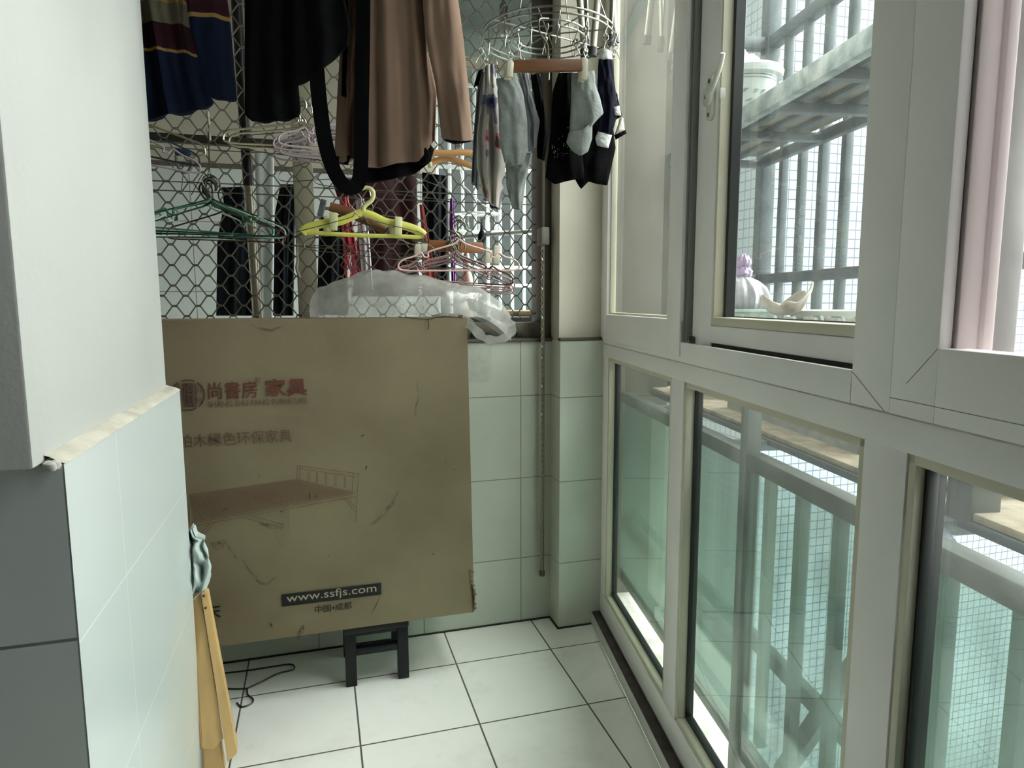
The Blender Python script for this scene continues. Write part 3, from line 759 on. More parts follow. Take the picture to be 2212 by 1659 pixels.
m.build('lattice', mat('lattice_steel', srgb(134, 130, 116), .45, .3, .25, 20), gw, angle=60)
xp = at_y(541, 500, 2.18).x
sp_ = thing('steel_pole', (xp, 2.19, .962), 'upright pole behind the grille, steel below and dark brown above', 'pole')
zs = at_y(541, 395, 2.19).z
m = MB(); m.tube([(xp+.010, 2.19, .962), (xp, 2.19, zs)], .0150, 14); m.build('lower_tube', mat('satin_steel', srgb(176, 168, 148), .3, .8), sp_)
m = MB(); m.tube([(xp, 2.19, zs-.01), (xp-.012, 2.19, 2.2)], .0152, 14); m.build('upper_tube', mat('dark_brown_tube', srgb(38, 32, 28), .4, .2), sp_)

# ------------------------------------------------------------------ cloth
def cloth(mb, top, bot, left, right, Y, nu=28, nv=30, thick=.008, folds=(), wob=.0, seed=1, dY=0.0, close_bottom=False, sharp=2.0):
    V2 = lambda pl: [Vector((p[0], p[1], 0)) for p in pl]
    T, B, L, R = resample(V2(top), nu), resample(V2(bot), nu), resample(V2(left), nv), resample(V2(right), nv)
    def P(i, j):
        u, v = i/nu, j/nv
        return (T[i]*(1-v) + B[i]*v + L[j]*(1-u) + R[j]*u - (T[0]*(1-u)*(1-v) + T[nu]*u*(1-v) + B[0]*(1-u)*v + B[nu]*u*v))
    fr, bk = [], []
    for j in range(nv+1):
        ra, rb = [], []
        for i in range(nu+1):
            u, v = i/nu, j/nv
            p = P(i, j); prof = max(0.0, 1-abs(2*u-1)**sharp)**.5
            if close_bottom: prof *= max(0.0, 1-v**6)**.5
            fo = 0
            for (k_, ph, amp, dr) in folds: fo += amp*math.sin(2*PI*(k_*u+ph)+dr*v)*(.45+.55*v)
            fo += wob*fnoise(u*4+seed, v*5, seed)
            t = thick*prof + .0008
            y = Y + dY*u
            a = at_y(p.x, p.y, y - t - fo)
            q = at_y(p.x, p.y, y)
            ra.append(mb.bm.verts.new(a)); rb.append(mb.bm.verts.new(Vector((q.x, y + t - fo, q.z))))
        fr.append(ra); bk.append(rb)
    for j in range(nv):
        for i in range(nu):
            mb.bm.faces.new((fr[j][i], fr[j][i+1], fr[j+1][i+1], fr[j+1][i]))
            mb.bm.faces.new((bk[j][i], bk[j+1][i], bk[j+1][i+1], bk[j][i+1]))
    for j in range(nv):
        mb.bm.faces.new((fr[j][0], fr[j+1][0], bk[j+1][0], bk[j][0])); mb.bm.faces.new((fr[j][nu], bk[j][nu], bk[j+1][nu], fr[j+1][nu]))
    for i in range(nu):
        mb.bm.faces.new((fr[0][i], bk[0][i], bk[0][i+1], fr[0][i+1])); mb.bm.faces.new((fr[nv][i], fr[nv][i+1], bk[nv][i+1], bk[nv][i]))
    return mb
def quad(mb, x0, y0, x1, y1, Y, **k):
    return cloth(mb, [(x0, y0), (x1, y0)], [(x0, y1), (x1, y1)], [(x0, y0), (x0, y1)], [(x1, y0), (x1, y1)], Y, **k)

BLACKCLOTH = mat('black_cloth', srgb(10, 10, 11), .95, 0, .2, 30, .2, 200, spec=.04)
DARKCLOTH = mat('dark_charcoal_cloth', srgb(30, 34, 38), .95, 0, .3, 12, .2, 150, spec=.08)
NF = [(2.0, .1, .008, 1.0), (4.3, .4, .004, -.5)]
def hang_simple(name, pts, Y, m_, label, cat, thick=.012, folds=NF, sub=None, **kw):
    o = MB(); cloth(o, *pts, Y, thick=thick, folds=folds, **kw)
    return tag(o.build(name, m_), label, cat)
# clothes beyond the grille
hang_simple('trousers', ([(478, 405), (545, 402)], [(468, 682), (548, 682)], [(478, 405), (484, 440), (470, 520), (468, 682)], [(545, 402), (552, 520), (548, 682)]), 2.62, DARKCLOTH,
            'dark trousers hanging left of the steel pole beyond the grille', 'trousers')
hang_simple('trousers', ([(606, 398), (640, 398)], [(590, 682), (634, 682)], [(606, 398), (594, 460), (590, 682)], [(640, 398), (636, 520), (634, 682)]), 2.66, DARKCLOTH,
            'dark trousers hanging against the mullion, right of the steel pole beyond the grille', 'trousers')
hang_simple('white_curtain', ([(550, 330), (592, 330)], [(562, 690), (592, 690)], [(550, 330), (556, 500), (562, 690)], [(592, 330), (592, 500), (592, 690)]), 2.9, mat('white_curtain_cloth', srgb(190, 198, 192), .8),
            'pale white curtain strip between the two dark trousers beyond the grille', 'curtain', thick=.004, folds=[(1.2, .1, .003, 1)])
hang_simple('dark_skirt', ([(690, 470), (748, 462)], [(684, 680), (752, 680)], [(690, 470), (684, 680)], [(748, 462), (752, 680)]), 2.72, DARKCLOTH,
            'dark cloth hanging low beside the pink fringe beyond the grille', 'clothing')
hang_simple('maroon_jacket', ([(716, 388), (900, 378)], [(760, 640), (905, 640)], [(716, 388), (730, 430), (775, 470), (760, 640)], [(900, 378), (905, 640)]), 2.78, mat('maroon_cloth', srgb(74, 34, 40), .85, 0, .4, 8),
            'dark maroon jacket hanging beyond the grille behind the yellow hanger', 'jacket', nu=20)
hang_simple('dark_jacket', ([(912, 372), (966, 380)], [(912, 640), (968, 640)], [(912, 372), (912, 640)], [(966, 380), (968, 640)]), 2.74, DARKCLOTH,
            'dark jacket hanging beside the barred opening beyond the grille', 'jacket')
o = MB()
PINK = mat('bright_pink_yarn', srgb(214, 70, 90), .8, 0, .3, 40)
pk = thing('pink_scarf', at_y(755, 430, 2.5), 'bright pink scarf with knotted fringe hanging beyond the grille', 'scarf')
cloth(o, [(733, 428), (752, 424)], [(742, 545), (772, 545)], [(733, 428), (742, 545)], [(752, 424), (772, 545)], 2.5, thick=.008, folds=NF, nu=14, nv=14); o.build('scarf_cloth', PINK, pk)
o = MB(); rnd = random.Random(2)
for i in range(16):
    x = 742 + 30*i/15; pts = [at_y(x, 540, 2.5)]
    for k in range(1, 5): pts.append(at_y(x + (rnd.random()-.5)*12 + (4 if k > 2 else 0), 540 + 16*k, 2.5 - .004*rnd.random()))
    o.tube(pts, .0022, 5)
o.build('fringe', PINK, pk)
hang_simple('white_towel', ([(768, 432), (786, 428)], [(784, 625), (806, 625)], [(768, 432), (784, 625)], [(786, 428), (796, 490), (806, 625)]), 2.56, mat('white_towel_cloth', srgb(205, 205, 208), .8),
            'narrow white towel beside the pink scarf beyond the grille', 'towel', nu=12)
hang_simple('coral_cloth', ([(906, 442), (914, 442)], [(915, 640), (950, 640)], [(906, 442), (912, 520), (915, 640)], [(914, 442), (930, 530), (950, 640)]), 2.52, mat('coral_cloth', srgb(216, 106, 92), .8, 0, .2, 20),
            'coral pink cloth hanging in a narrow wedge beyond the grille', 'cloth', nu=12)
hang_simple('purple_ribbon', ([(972, 428), (980, 428)], [(976, 625), (984, 625)], [(972, 428), (970, 480), (976, 625)], [(980, 428), (984, 480), (984, 625)]), 2.525, mat('purple_cloth', srgb(160, 84, 176), .7, 0, .3, 30),
            'bright purple cloth strip behind the pink hangers beyond the grille', 'cloth', nu=10)
c = at_y(1008, 612, 2.6)
TZ = 1.022; zc = c.z-TZ
o = MB(); o.lathe([(0, 0), (.024, 0), (.026, .01), (.026, zc+.004), (.025, zc+.014), (.021, zc+.035), (.013, zc+.05), (.016, zc+.07), (.015, zc+.095), (.009, zc+.118), (0, zc+.12)], (c.x, c.y, TZ), 24)
bo_ = tag(o.build('cream_bottle', mat('cream_plastic', srgb(226, 204, 170), .4, 0, .1, 9)), 'cream plastic bottle standing on the ledge beyond the grille', 'bottle')
f = MB(); f.box((.40, 2.42, TZ-.02), (1.0, 2.72, TZ), None, .003); f.box((.98, 2.42, 0), (1.0, 2.72, TZ-.02)); f.box((.40, 2.42, 0), (.42, 2.72, TZ-.02))
tag(f.build('side_table', mat('grey_ledge', srgb(120, 124, 120), .7)), 'grey narrow ledge table in the room beyond the grille', 'table')
for yy, zz, lb in ((2.90, at_y(570, 331, 2.90).z+.001, 'thin washing line carrying the white curtain strip beyond the grille'), (2.645, at_y(540, 400, 2.645).z+.001, 'thin washing line carrying the dark trousers beyond the grille'), (2.52, at_y(760, 428, 2.52).z+.001, 'thin washing line carrying the pink scarf beyond the grille')):
    o = MB(); o.tube([(-1.68, yy, zz), (1.2, yy, zz)], .0022, 6); tag(o.build('washing_line', mat('grey_line', srgb(96, 92, 82), .7)), lb, 'washing line')
# wire airer beyond the grille
ar = thing('wire_airer', at_y(1030, 460, 2.9), 'white wire airer ring with dangling clear clips beyond the grille', 'drying rack')
ac = at_y(1030, 462, 2.9)
o = MB(); 
for rr in (.11, .085): o.tube([ac + Vector((rr*math.cos(2*PI*k/32), rr*.6*math.sin(2*PI*k/32), 0)) for k in range(32)], .003, 6, True)
for k in range(4): a = PI*k/4; o.tube([ac + Vector((.11*math.cos(a), .066*math.sin(a), 0)), ac - Vector((.11*math.cos(a), .066*math.sin(a), 0))], .002, 5)
o.build('ring', WBAR, ar)
o = MB(); o.tube([at_y(1000, 400, 2.9), at_y(1040, 440, 2.9), ac + Vector((.10, 0, 0))], .0026, 6); o.tube([at_y(1000, 400, 2.9), at_y(985, 330, 2.9)], .0022, 6); o.build('chain', mat('pale_chain', srgb(186, 190, 182), .5), ar)
for k in range(14):
    a = 2*PI*k/14; p = ac + Vector((.11*math.cos(a), .066*math.sin(a), -.002))
    o = MB(); o.tube([p, p-ZZ*.03], .0012, 5); o.bar(p-ZZ*.028, p-ZZ*.072, .014, .006, .002); o.build('clip', film_mat('clear_clip_plastic', srgb(215, 225, 222), .55, .15) if k == 0 else MATS['clear_clip_plastic'], ar)
o = MB(); q0, q1 = at_y(1078, 668, 2.62), at_y(1170, 694, 2.47); o.tube([Vector((q0.x, q0.y, TZ+.0125)), Vector((q1.x, q1.y, TZ+.0125))], .0122, 12)
tag(o.build('wooden_stick', mat('pale_wood_stick', srgb(206, 186, 152), .6, 0, .15, 30)), 'pale round wooden stick lying at the foot of the barred opening', 'stick')
o = MB(); q0, q1 = at_y(900, 520, 2.95), at_y(1166, 498, 2.7); o.tube([q0, q1], .009, 10)
tag(o.build('sloping_rod', mat('grey_plastic_rod', srgb(170, 178, 172), .5)), 'grey rod sloping across the barred opening beyond the grille', 'rod')
o = MB(); o.lathe([(0, -.02), (.010, -.018), (.018, .01), (.014, .03), (.004, .05), (.003, .09)], at_y(1041, 520, 2.8), 12)
tag(o.build('dark_pouch', DARKCLOTH), 'small dark pouch hanging from the sloping rod', 'pouch')
# bulb
bc_ = at_y(1088, 60, 2.42)
bb_ = thing('light_bulb', Vector((bc_.x, bc_.y, 2.19)), 'white globe bulb hanging from the ceiling beyond the grille, unlit', 'light bulb')
o = MB(); o.lathe([(0, -.032), (.018, -.028), (.030, -.008), (.031, .006), (.022, .026), (.014, .036)], bc_, 24); o.build('globe', mat('white_bulb_glass', srgb(214, 222, 214), .3), bb_)
o = MB(); o.lathe([(.014, .034), (.015, .036), (.015, .075), (.008, .085), (.003, .09), (.003, 2.19-bc_.z)], bc_, 16); o.build('socket', mat('grey_socket', srgb(150, 158, 148), .5), bb_)

# ================================================================== CARDBOARD BOX
YB0, YB1 = 1.81, 2.035
BX0, BX1, BZ0, BZ1 = -.78, .399, .1795, 1.036
CARD = mat('cardboard', srgb(136, 124, 100), .85, 0, .25, 3.5, .15, 40, spec=.15, col2=srgb(122, 110, 88))
bx = thing('cardboard_box', ((BX0+BX1)/2, (YB0+YB1)/2, BZ0), 'large flat brown cardboard furniture carton with red print standing on a black stool', 'cardboard box')
m = MB()
def boxface(u, v):
    x = BX0+(BX1-BX0)*u; z = BZ0+(BZ1-BZ0)*v
    tp = .012*(1-v)*max(0, u-.8)/.2            # bottom corner swells out a little
    return Vector((x + tp, YB0 + -.0007*abs(fnoise(x*5, z*5, 2)) + .0007 + .0005*math.exp(-((x-.015)/.012)**2), z))
g = m.grid(boxface, 60, 44)
back = m.grid(lambda u, v: Vector((BX0+(BX1-BX0)*u, YB1, BZ0+(BZ1-BZ0)*v)), 60, 44)
for j in range(44):
    m.bm.faces.new((g[j][60], g[j+1][60], back[j+1][60], back[j][60])); m.bm.faces.new((g[j][0], back[j][0], back[j+1][0], g[j+1][0]))
for i in range(60):
    m.bm.faces.new((g[44][i], g[44][i+1], back[44][i+1], back[44][i])); m.bm.faces.new((g[0][i], back[0][i], back[0][i+1], g[0][i+1]))
m.build('carton_body', CARD, bx, angle=30)
YF = YB0 - .0022
def bp_(x, y): p = at_y(x, y, YF); return p
INK = mat('red_brown_ink', srgb(98, 52, 38), .85); INKF = mat('faded_red_ink', srgb(100, 72, 54), .85); INKK = mat('black_ink', srgb(19, 18, 16), .8)
def text(name, body, rect, m_, parent, bold=0.0, y=YF):
    """set a line of print on the carton; rect = x0, x1, z0, z1 in metres on its face"""
    cu = bpy.data.curves.new(name, 'FONT'); cu.body = body; cu.size = 1.0; cu.resolution_u = 3; cu.offset = bold
    t = bpy.data.objects.new(name, cu); COL.objects.link(t)
    dg = bpy.context.evaluated_depsgraph_get(); dg.update()
    me = bpy.data.meshes.new_from_object(t.evaluated_get(dg))
    bpy.data.objects.remove(t)
    if len(me.vertices) == 0: return None
    xs = [v.co.x for v in me.vertices]; ys = [v.co.y for v in me.vertices]
    x0, x1, z0, z1 = rect; ax = (x1-x0)/(max(xs)-min(xs)); az = (z1-z0)/(max(ys)-min(ys))
    for v in me.vertices: v.co = Vector((x0+(v.co.x-min(xs))*ax, y, z0+(v.co.y-min(ys))*az))
    me.materials.clear(); me.materials.append(m_)
    o = bpy.data.objects.new(name, me); COL.objects.link(o); o.parent = parent; o.matrix_parent_inverse = Matrix.Translation(-Vector(parent.location))
    return o
def rect(xa, ya, xb, yb):
    a, b = bp_(xa, ya), bp_(xb, yb); return (a.x, b.x, b.z, a.z)
def R4(x0, y0t, y0b, x1, y1t, y1b):
    a, b, c_, d = bp_(x0, y0t), bp_(x0, y0b), bp_(x1, y1t), bp_(x1, y1b)
    return ((a.x+b.x)/2, (c_.x+d.x)/2, (b.z+d.z)/2, (a.z+c_.z)/2)
text('brand_lettering', '尚書房', R4(449, 826, 864, 556, 822, 859), INK, bx, .008)
text('brand_lettering', '家具', R4(572, 819, 858, 664, 815, 855), INK, bx, .022)
text('registered_mark', '®', R4(550, 815, 828, 564, 814, 827), INKF, bx)
text('romanized_lettering', 'SHANG SHU FANG FURNITURE', R4(450, 869, 881, 664, 858, 870), INKF, bx, .004)
text('slogan_lettering', '柏木绿色环保家具', R4(386, 938, 966, 630, 928, 956), INKF, bx)
text('corner_character', '床', R4(434, 1309, 1342, 477, 1303, 1337), INKK, bx, .012)
text('place_lettering', '中国•成都', R4(680, 1307, 1324, 760, 1301, 1317), INKK, bx, .004)
a, b, c_, d = bp_(608, 1287), bp_(823, 1257), bp_(823, 1284), bp_(608, 1311)
m = MB(); m.box((a.x, YF-.0002, (d.z+c_.z)/2), (b.x, YF+.0006, (a.z+b.z)/2)); m.build('black_label', INKK, bx, smooth=False)
text('web_address', 'www.ssfjs.com', R4(619, 1284, 1306, 813, 1261, 1283), mat('pale_label_ink', srgb(168, 160, 138), .8), bx, 0, YF-.0006)
# emblem: ring, ladder of strokes, fret at each side
m = MB(); ec = bp_(407, 853); er = .0375
def ln(mb, pts, w=.0016): mb.tube([Vector((p[0], YF, p[1])) for p in pts], w*.6, 4, flat=.3)
def arc(a0, a1, r, n=20): return [(ec.x + r*math.cos(a0+(a1-a0)*k/n), ec.z + r*math.sin(a0+(a1-a0)*k/n)) for k in range(n+1)]
ln(m, arc(PI*.62, PI*.36, er, 10), .0026); ln(m, arc(-PI*.62, -PI*.36, er, 10), .0026)
for sx in (1, -1):
    f_ = lambda pts: [(ec.x + sx*(p[0]-ec.x), p[1]) for p in pts]
    ln(m, f_(arc(-PI*.30, PI*.30, er)), .003)
    x0 = ec.x + .0185
    ln(m, f_([(x0, ec.z+.031), (x0, ec.z-.031)]), .002)
    for zc in (.012, -.012):
        q = [(x0+.003, ec.z+zc+.009), (x0+.003, ec.z+zc-.007), (x0+.014, ec.z+zc-.007), (x0+.014, ec.z+zc+.004), (x0+.007, ec.z+zc+.004), (x0+.007, ec.z+zc-.002), (x0+.010, ec.z+zc-.002)]
        ln(m, f_(q), .0018)
for k in range(12): z = ec.z - .028 + .0051*k; ln(m, [(ec.x-.013, z), (ec.x+.013, z)], .0022)
ln(m, [(ec.x, ec.z-.028), (ec.x, ec.z+.030)], .0018); ln(m, [(ec.x-.009, ec.z-.02), (ec.x-.009, ec.z+.02)], .0014); ln(m, [(ec.x+.009, ec.z-.02), (ec.x+.009, ec.z+.02)], .0014)
m.build('round_emblem', mat('purple_brown_ink', srgb(90, 60, 52), .85), bx, smooth=False)
# line drawing of a folding bed
m = MB()
K8 = 720/2212
def c8(x, y): return bp_(340 + x*K8, 660 + y*K8)
def bl_(pts, w=.0011): m.tube([c8(*p) for p in pts], w*.55, 4, flat=.3)
for i in range(25):
    t = i/24; bl_([(215+30*t, 1255+175*t), (925+385*t, 1155+85*t)], .0010)
for L_ in ([(215, 1255), (925, 1155), (1310, 1240), (245, 1430), (215, 1255)], [(245, 1462), (1315, 1267)], [(232, 1445), (1300, 1252)], [(525, 1230), (860, 1332)],
           [(930, 1062), (925, 1156)], [(946, 1066), (944, 1160)], [(930, 1062), (1335, 1115)], [(940, 1080), (1312, 1138)], [(1335, 1115), (1316, 1434)], [(1300, 1112), (1292, 1232)],
           [(1285, 1270), (1283, 1430), (1316, 1434)], [(1240, 1280), (1312, 1368)], [(1258, 1276), (1314, 1342)], [(840, 1348), (840, 1546), (876, 1546), (876, 1342)], [(580, 1412), (840, 1474)], [(640, 1402), (840, 1452)],
           [(215, 1255), (222, 1470), (245, 1490), (245, 1430)], [(375, 1440), (290, 1545)], [(350, 1442), (262, 1545)], [(1200, 1290), (1245, 1282)], [(858, 1330), (858, 1395)]): bl_(L_)
for x in (1000, 1056, 1116, 1178, 1242):
    y = 1100 + (x-1000)*.14; bl_([(x, y), (x-2, y+70+(x-1000)*.02)]); bl_([(x+9, y+1), (x+7, y+72+(x-1000)*.02)])
m.build('printed_bed_drawing', mat('drawing_ink', srgb(106, 74, 56), .85), bx, smooth=False)
# scuffs and specks
m = MB(); SP = mat('dark_scuff', srgb(44, 36, 28), .9)
for (x, y, dx, dy, w) in ((783, 941, 4, -2, .0022), (791, 1010, 2, -5, .0022), (928, 1018, 0, 4, .0015), (962, 996, 0, -5, .0018), (982, 1014, 1, 1, .0018), (936, 1197, 2, 1, .002), (586, 1350, 3, 6, .0016), (669, 1072, 1, 9, .002), (683, 1072, 1, 3, .0018), (560, 1027, 1, 2, .0012), (812, 1308, 10, -20, .0012), (608, 1105, 5, -2, .0016), (465, 951, 14, 6, .0022), (710, 1200, 1, 1, .0012), (575, 1184, 1, 1, .0015), (607, 1083, 1, 1, .0015), (487, 1100, 6, -2, .0012)):
    m = MB(); m.tube([bp_(x-dx, y-dy), bp_(x, y), bp_(x+dx, y+dy)], [.0003, w*.9, .0003], 6, flat=.3); m.build('scuff_mark', SP, bx, smooth=False)
m = MB(); rnd = random.Random(9)
def smear(pts, w):
    P_ = spline([bp_(*p) for p in pts], 14); P_ = [p + Vector((rnd.uniform(-.002, .002), .0006, rnd.uniform(-.002, .002))) for p in P_]
    m.tube(P_, [w*(.25+.75*math.sin(PI*i/(len(P_)-1))) for i in range(len(P_))], 8, flat=.12)
for pts, w in (([(540, 700), (565, 710), (590, 712), (615, 704)], .0035), ([(800, 1135), (825, 1115), (845, 1090), (862, 1060)], .005), ([(520, 1205), (545, 1240), (570, 1262), (600, 1245)], .004), ([(900, 820), (903, 860), (895, 900)], .003), ([(640, 1385), (650, 1365), (657, 1350)], .006), ([(480, 1165), (500, 1190), (512, 1210)], .004), ([(590, 1145), (600, 1165), (612, 1190)], .003), ([(455, 1172), (475, 1180), (486, 1165)], .012), ([(560, 1130), (590, 1138), (605, 1142)], .006)): 
    m = MB(); smear(pts, w); m.build('dirt_smear', MATS.get('brown_smear') or film_mat('brown_smear', srgb(110, 98, 74), .12, .9, .05, .10, 60), bx)
# torn edges
TORN = mat('torn_corrugate', srgb(112, 96, 70), .95, 0, .5, 60)
m = MB(); rnd = random.Random(4)
for i in range(9):
    z0_ = BZ0 + .005 + .014*i; x0_ = BX1 + .013*(1 - i/10) + .001
    m.poly([(x0_-.006, YB0-.001, z0_), (x0_+.004+rnd.random()*.007, YB0+.001, z0_+.004), (x0_+.002+rnd.random()*.006, YB0+.004, z0_+.013), (x0_-.006, YB0-.001, z0_+.015)], (0, .010, 0))
m.build('torn_edge', TORN, bx, smooth=False)
m = MB(); m.tube([(BX1+.011, YB0-.0012, BZ0+.012), (BX1+.010, YB0-.0016, BZ0+.05), (BX1+.006, YB0-.0012, BZ0+.085)], [.001, .0035, .0006], 6, flat=.5); m.build('torn_slit', SP, bx)
m = MB()
P_ = [(930, 680), (945, 684), (960, 686), (985, 683), (999, 685), (998, 678), (984, 676), (962, 674), (948, 677)]
m.poly([Vector((at_y(x, y, YB0+.02).x, YB0+.015+.004*math.sin(x), BZ1+.001+max(0, (684-y))*.0011)) for x, y in P_], (0, .03, .001))
m.build('torn_flap', TORN, bx, smooth=False)
m = MB()
for pts in ([(860, 684), (900, 688), (925, 690), (945, 685), (965, 683), (1000, 687)], [(924, 688), (926, 700), (925, 712)]): m.tube([bp_(*p) for p in pts], .0011, 5, flat=.4)
m.build('crack_line', SP, bx, smooth=False)

# ================================================================== STOOL
ST = mat('black_lacquer', srgb(17, 19, 22), .4, 0, .2, 30, .08, 40, spec=.3)
sx0, sx1, sy0, sy1, sh = .042, .2195, 1.822, 2.02, .179
st = thing('footstool', ((sx0+sx1)/2, (sy0+sy1)/2, 0), 'small black wooden footstool under the right end of the carton', 'stool')
m = MB(); m.box((sx0-.002, sy0-.004, sh-.022), (sx1+.002, sy1+.004, sh), None, .005); m.build('seat', ST, st)
for x in (sx0, sx1-.031):
    for y in (sy0, sy1-.031):
        m = MB(); m.box((x, y, 0), (x+.031, y+.031, sh-.020), None, .003); m.build('leg', ST, st)
for y in (sy0+.004, sy1-.026):
    m = MB(); m.box((sx0+.03, y, .146), (sx1-.03, y+.022, sh-.021), None, .002); m.build('apron', ST, st)
    m = MB(); m.box((sx0+.03, y, .088), (sx1-.03, y+.022, .110), None, .003); m.build('stretcher', ST, st)
for x in (sx0+.004, sx1-.026):
    m = MB(); m.box((x, sy0+.03, .146), (x+.022, sy1-.03, sh-.021), None, .002); m.build('apron', ST, st)

# ================================================================== PLASTIC BAG ON THE CARTON
FILM = film_mat('translucent_bag_plastic', srgb(196, 196, 190), .50, .14, .7, .14, 18)
bgc = at_y(860, 670, 1.90)
bag = thing('plastic_bag', (bgc.x, 1.91, BZ1), 'crumpled translucent white plastic bag lying on the carton with its handle over the edge', 'plastic bag')
m = MB()
def bagtop(x):   # outline height above the carton along px
    pts = [(668, 664), (676, 640), (690, 622), (708, 617), (722, 606), (742, 597), (770, 589), (800, 584), (840, 588), (880, 592), (920, 598), (960, 604), (1000, 612), (1030, 622), (1055, 640), (1075, 654), (1095, 672), (1108, 690)]
    for (xa, ya), (xb, yb) in zip(pts, pts[1:]):
        if xa <= x <= xb: return ya + (yb-ya)*(x-xa)/(xb-xa)
    return 690
def bagpt(u, v):
    """u along, v round the section (front foot, crest, back foot)"""
    x = 669 + (1100-669)*u
    crest = at_y(x, bagtop(x), 1.93)
    base = BZ1 + .0025 - .075*max(0, (u-.80)/.20)**1.5
    h = max(.004, crest.z-base); w = .105*(max(0.02, 1-abs(2*u-1)**2.4))**.5*(1-.35*max(0, u-.75)/.25) + .004
    a = PI*v
    q = .93 + .16*fnoise(u*5, v*2.4, 2.2) + .07*fnoise(u*13, v*6, 7.7) - .10*abs(fnoise(u*7+v*2, v*5-u*3, 1.7)) - .05*abs(fnoise(u*19-v*4, v*9, 3.1))
    y = 1.925 - w*math.cos(a)*(1+.10*fnoise(u*7, v*4, 4))
    z = base + h*math.sin(a)**.75*min(1.06, q + .25*abs(math.sin(a))**6*(1-q) + .08)
    xx = at_y(x, 660, 1.93).x + .008*fnoise(u*6, v*4, 9)
    return Vector((xx, y, max(z, base)))
m.grid(bagpt, 90, 30); m.build('bag_body', FILM, bag, angle=22)
m = MB(); hp = [(1010, 655), (1052, 668), (1088, 688), (1104, 700), (1107, 712), (1098, 726), (1078, 733), (1056, 733), (1038, 724), (1018, 704), (1000, 690)]
hv = spline([at_y(x, y, 1.80 if 2 < i < 10 else 1.84) for i, (x, y) in enumerate(hp)], 60)
m.ribbon(hv, [.014+.002*math.sin(i*.8)-.004*math.sin(PI*i/60) for i in range(len(hv))], .002); m.build('bag_handle', FILM, bag)
m = MB()
def tail(u, v):
    x = 1002 + 62*u; y = 742 + 84*v
    p = at_y(x, y, 2.045 + .008*fnoise(u*5, v*5, 3)); e = (abs(2*u-1)**4 + abs(2*v-1)**4)
    return p + Vector((0, .010*e, 0))
m.grid(tail, 14, 18); m.build('bag_tail', film_mat('thin_bag_film', srgb(200, 204, 196), .16, .15, .7, .08, 30), bag, angle=20)

# ================================================================== CLOTHES RAIL AND GARMENTS
YR = 1.66
m = MB(); m.tube([(-1.2, YR, 2.085), (.62, YR, 2.085)], .0125, 14)
rail = thing('clothes_rail', (-.2, YR, 2.085), 'steel clothes rail under the ceiling that carries the coat and pullover', 'clothes rail')
m.build('tube', STEEL, rail)
for x in (-1.1, -.15, .55):
    m = MB(); m.tube([(x, YR, 2.09), (x, YR, 2.62)], .005, 8); m.build('hanger_rod', STEEL, rail)

def stripe_mat(name, stops, bumpy=.3):
    """knitted stripes by height on the garment: stops = (z from, colour)"""
    m_ = mat(name, stops[0][1], .95, 0, 0, 8, bumpy, 220, spec=.15)
    n, l = m_.node_tree.nodes, m_.node_tree.links
    g_ = n.new('ShaderNodeNewGeometry'); sx = n.new('ShaderNodeSeparateXYZ'); l.new(g_.outputs['Position'], sx.inputs[0])
    mr = n.new('ShaderNodeMapRange'); mr.inputs['From Min'].default_value = 1.4; mr.inputs['From Max'].default_value = 2.2
    l.new(sx.outputs['Z'], mr.inputs['Value'])
    nz = n.new('ShaderNodeTexNoise'); nz.inputs['Scale'].default_value = 18; l.new(g_.outputs['Position'], nz.inputs['Vector'])
    ad = n.new('ShaderNodeMath'); ad.operation = 'MULTIPLY_ADD'; ad.inputs[1].default_value = .006; l.new(nz.outputs[0], ad.inputs[0]); l.new(mr.outputs[0], ad.inputs[2])
    cr = n.new('ShaderNodeValToRGB'); cr.color_ramp.interpolation = 'CONSTANT'
    el = cr.color_ramp.elements
    for i, (z, c) in enumerate(stops):
        p = max(0, min(1, (z-1.4)/.8+.003))
        e = el[i] if i < 2 else el.new(p)
        e.position = p; e.color = c
    l.new(ad.outputs[0], cr.inputs[0]); l.new(cr.outputs[0], n['Principled BSDF'].inputs['Base Color'])
    return m_
YS = 1.70
def zat(x, y, Y): return at_y(x, y, Y).z
NAVY, MAROON, GOLD, OLIVE = srgb(17, 27, 46), srgb(46, 22, 30), srgb(146, 116, 68), srgb(98, 94, 76)
body_m = stripe_mat('pullover_body_knit', [(1.4, NAVY), (zat(360, 121, YS), GOLD), (zat(360, 115, YS), MAROON), (zat(360, 58, YS), OLIVE), (zat(360, 14, YS), GOLD), (zat(360, 3, YS), srgb(40, 34, 70)), (2.02, MAROON)])
slv_m = stripe_mat('pullover_sleeve_knit', [(1.4, NAVY), (zat(450, 57, YS), GOLD), (zat(450, 49, YS), MAROON)])
pu = thing('pullover', at_y(380, 120, YS), 'striped navy, maroon and olive knitted pullover hanging beside the pillar', 'pullover')
m = MB(); cloth(m, [(270, -190), (400, -190)], [(300, 262), (330, 257), (362, 246), (400, 243), (440, 234), (461, 222)], [(250, -190), (262, 0), (285, 150), (300, 262)], [(404, -190), (414, 0), (424, 70), (444, 170), (461, 222)], YS, 40, 46, .018, [(2.6, .1, .010, .6), (5.2, .3, .004, -1)], .01, 3, 0)
m.build('body', body_m, pu)
m = MB(); cloth(m, [(396, -190), (440, -190)], [(452, 205), (470, 212), (492, 216), (512, 215)], [(396, -190), (402, 0), (412, 70), (434, 150), (450, 205)], [(440, -190), (488, -20), (497, 40), (504, 120), (512, 215)], YS-.035, 24, 40, .016, [(1.5, .3, .005, 1)], .008, 5)
m.build('sleeve', slv_m, pu)
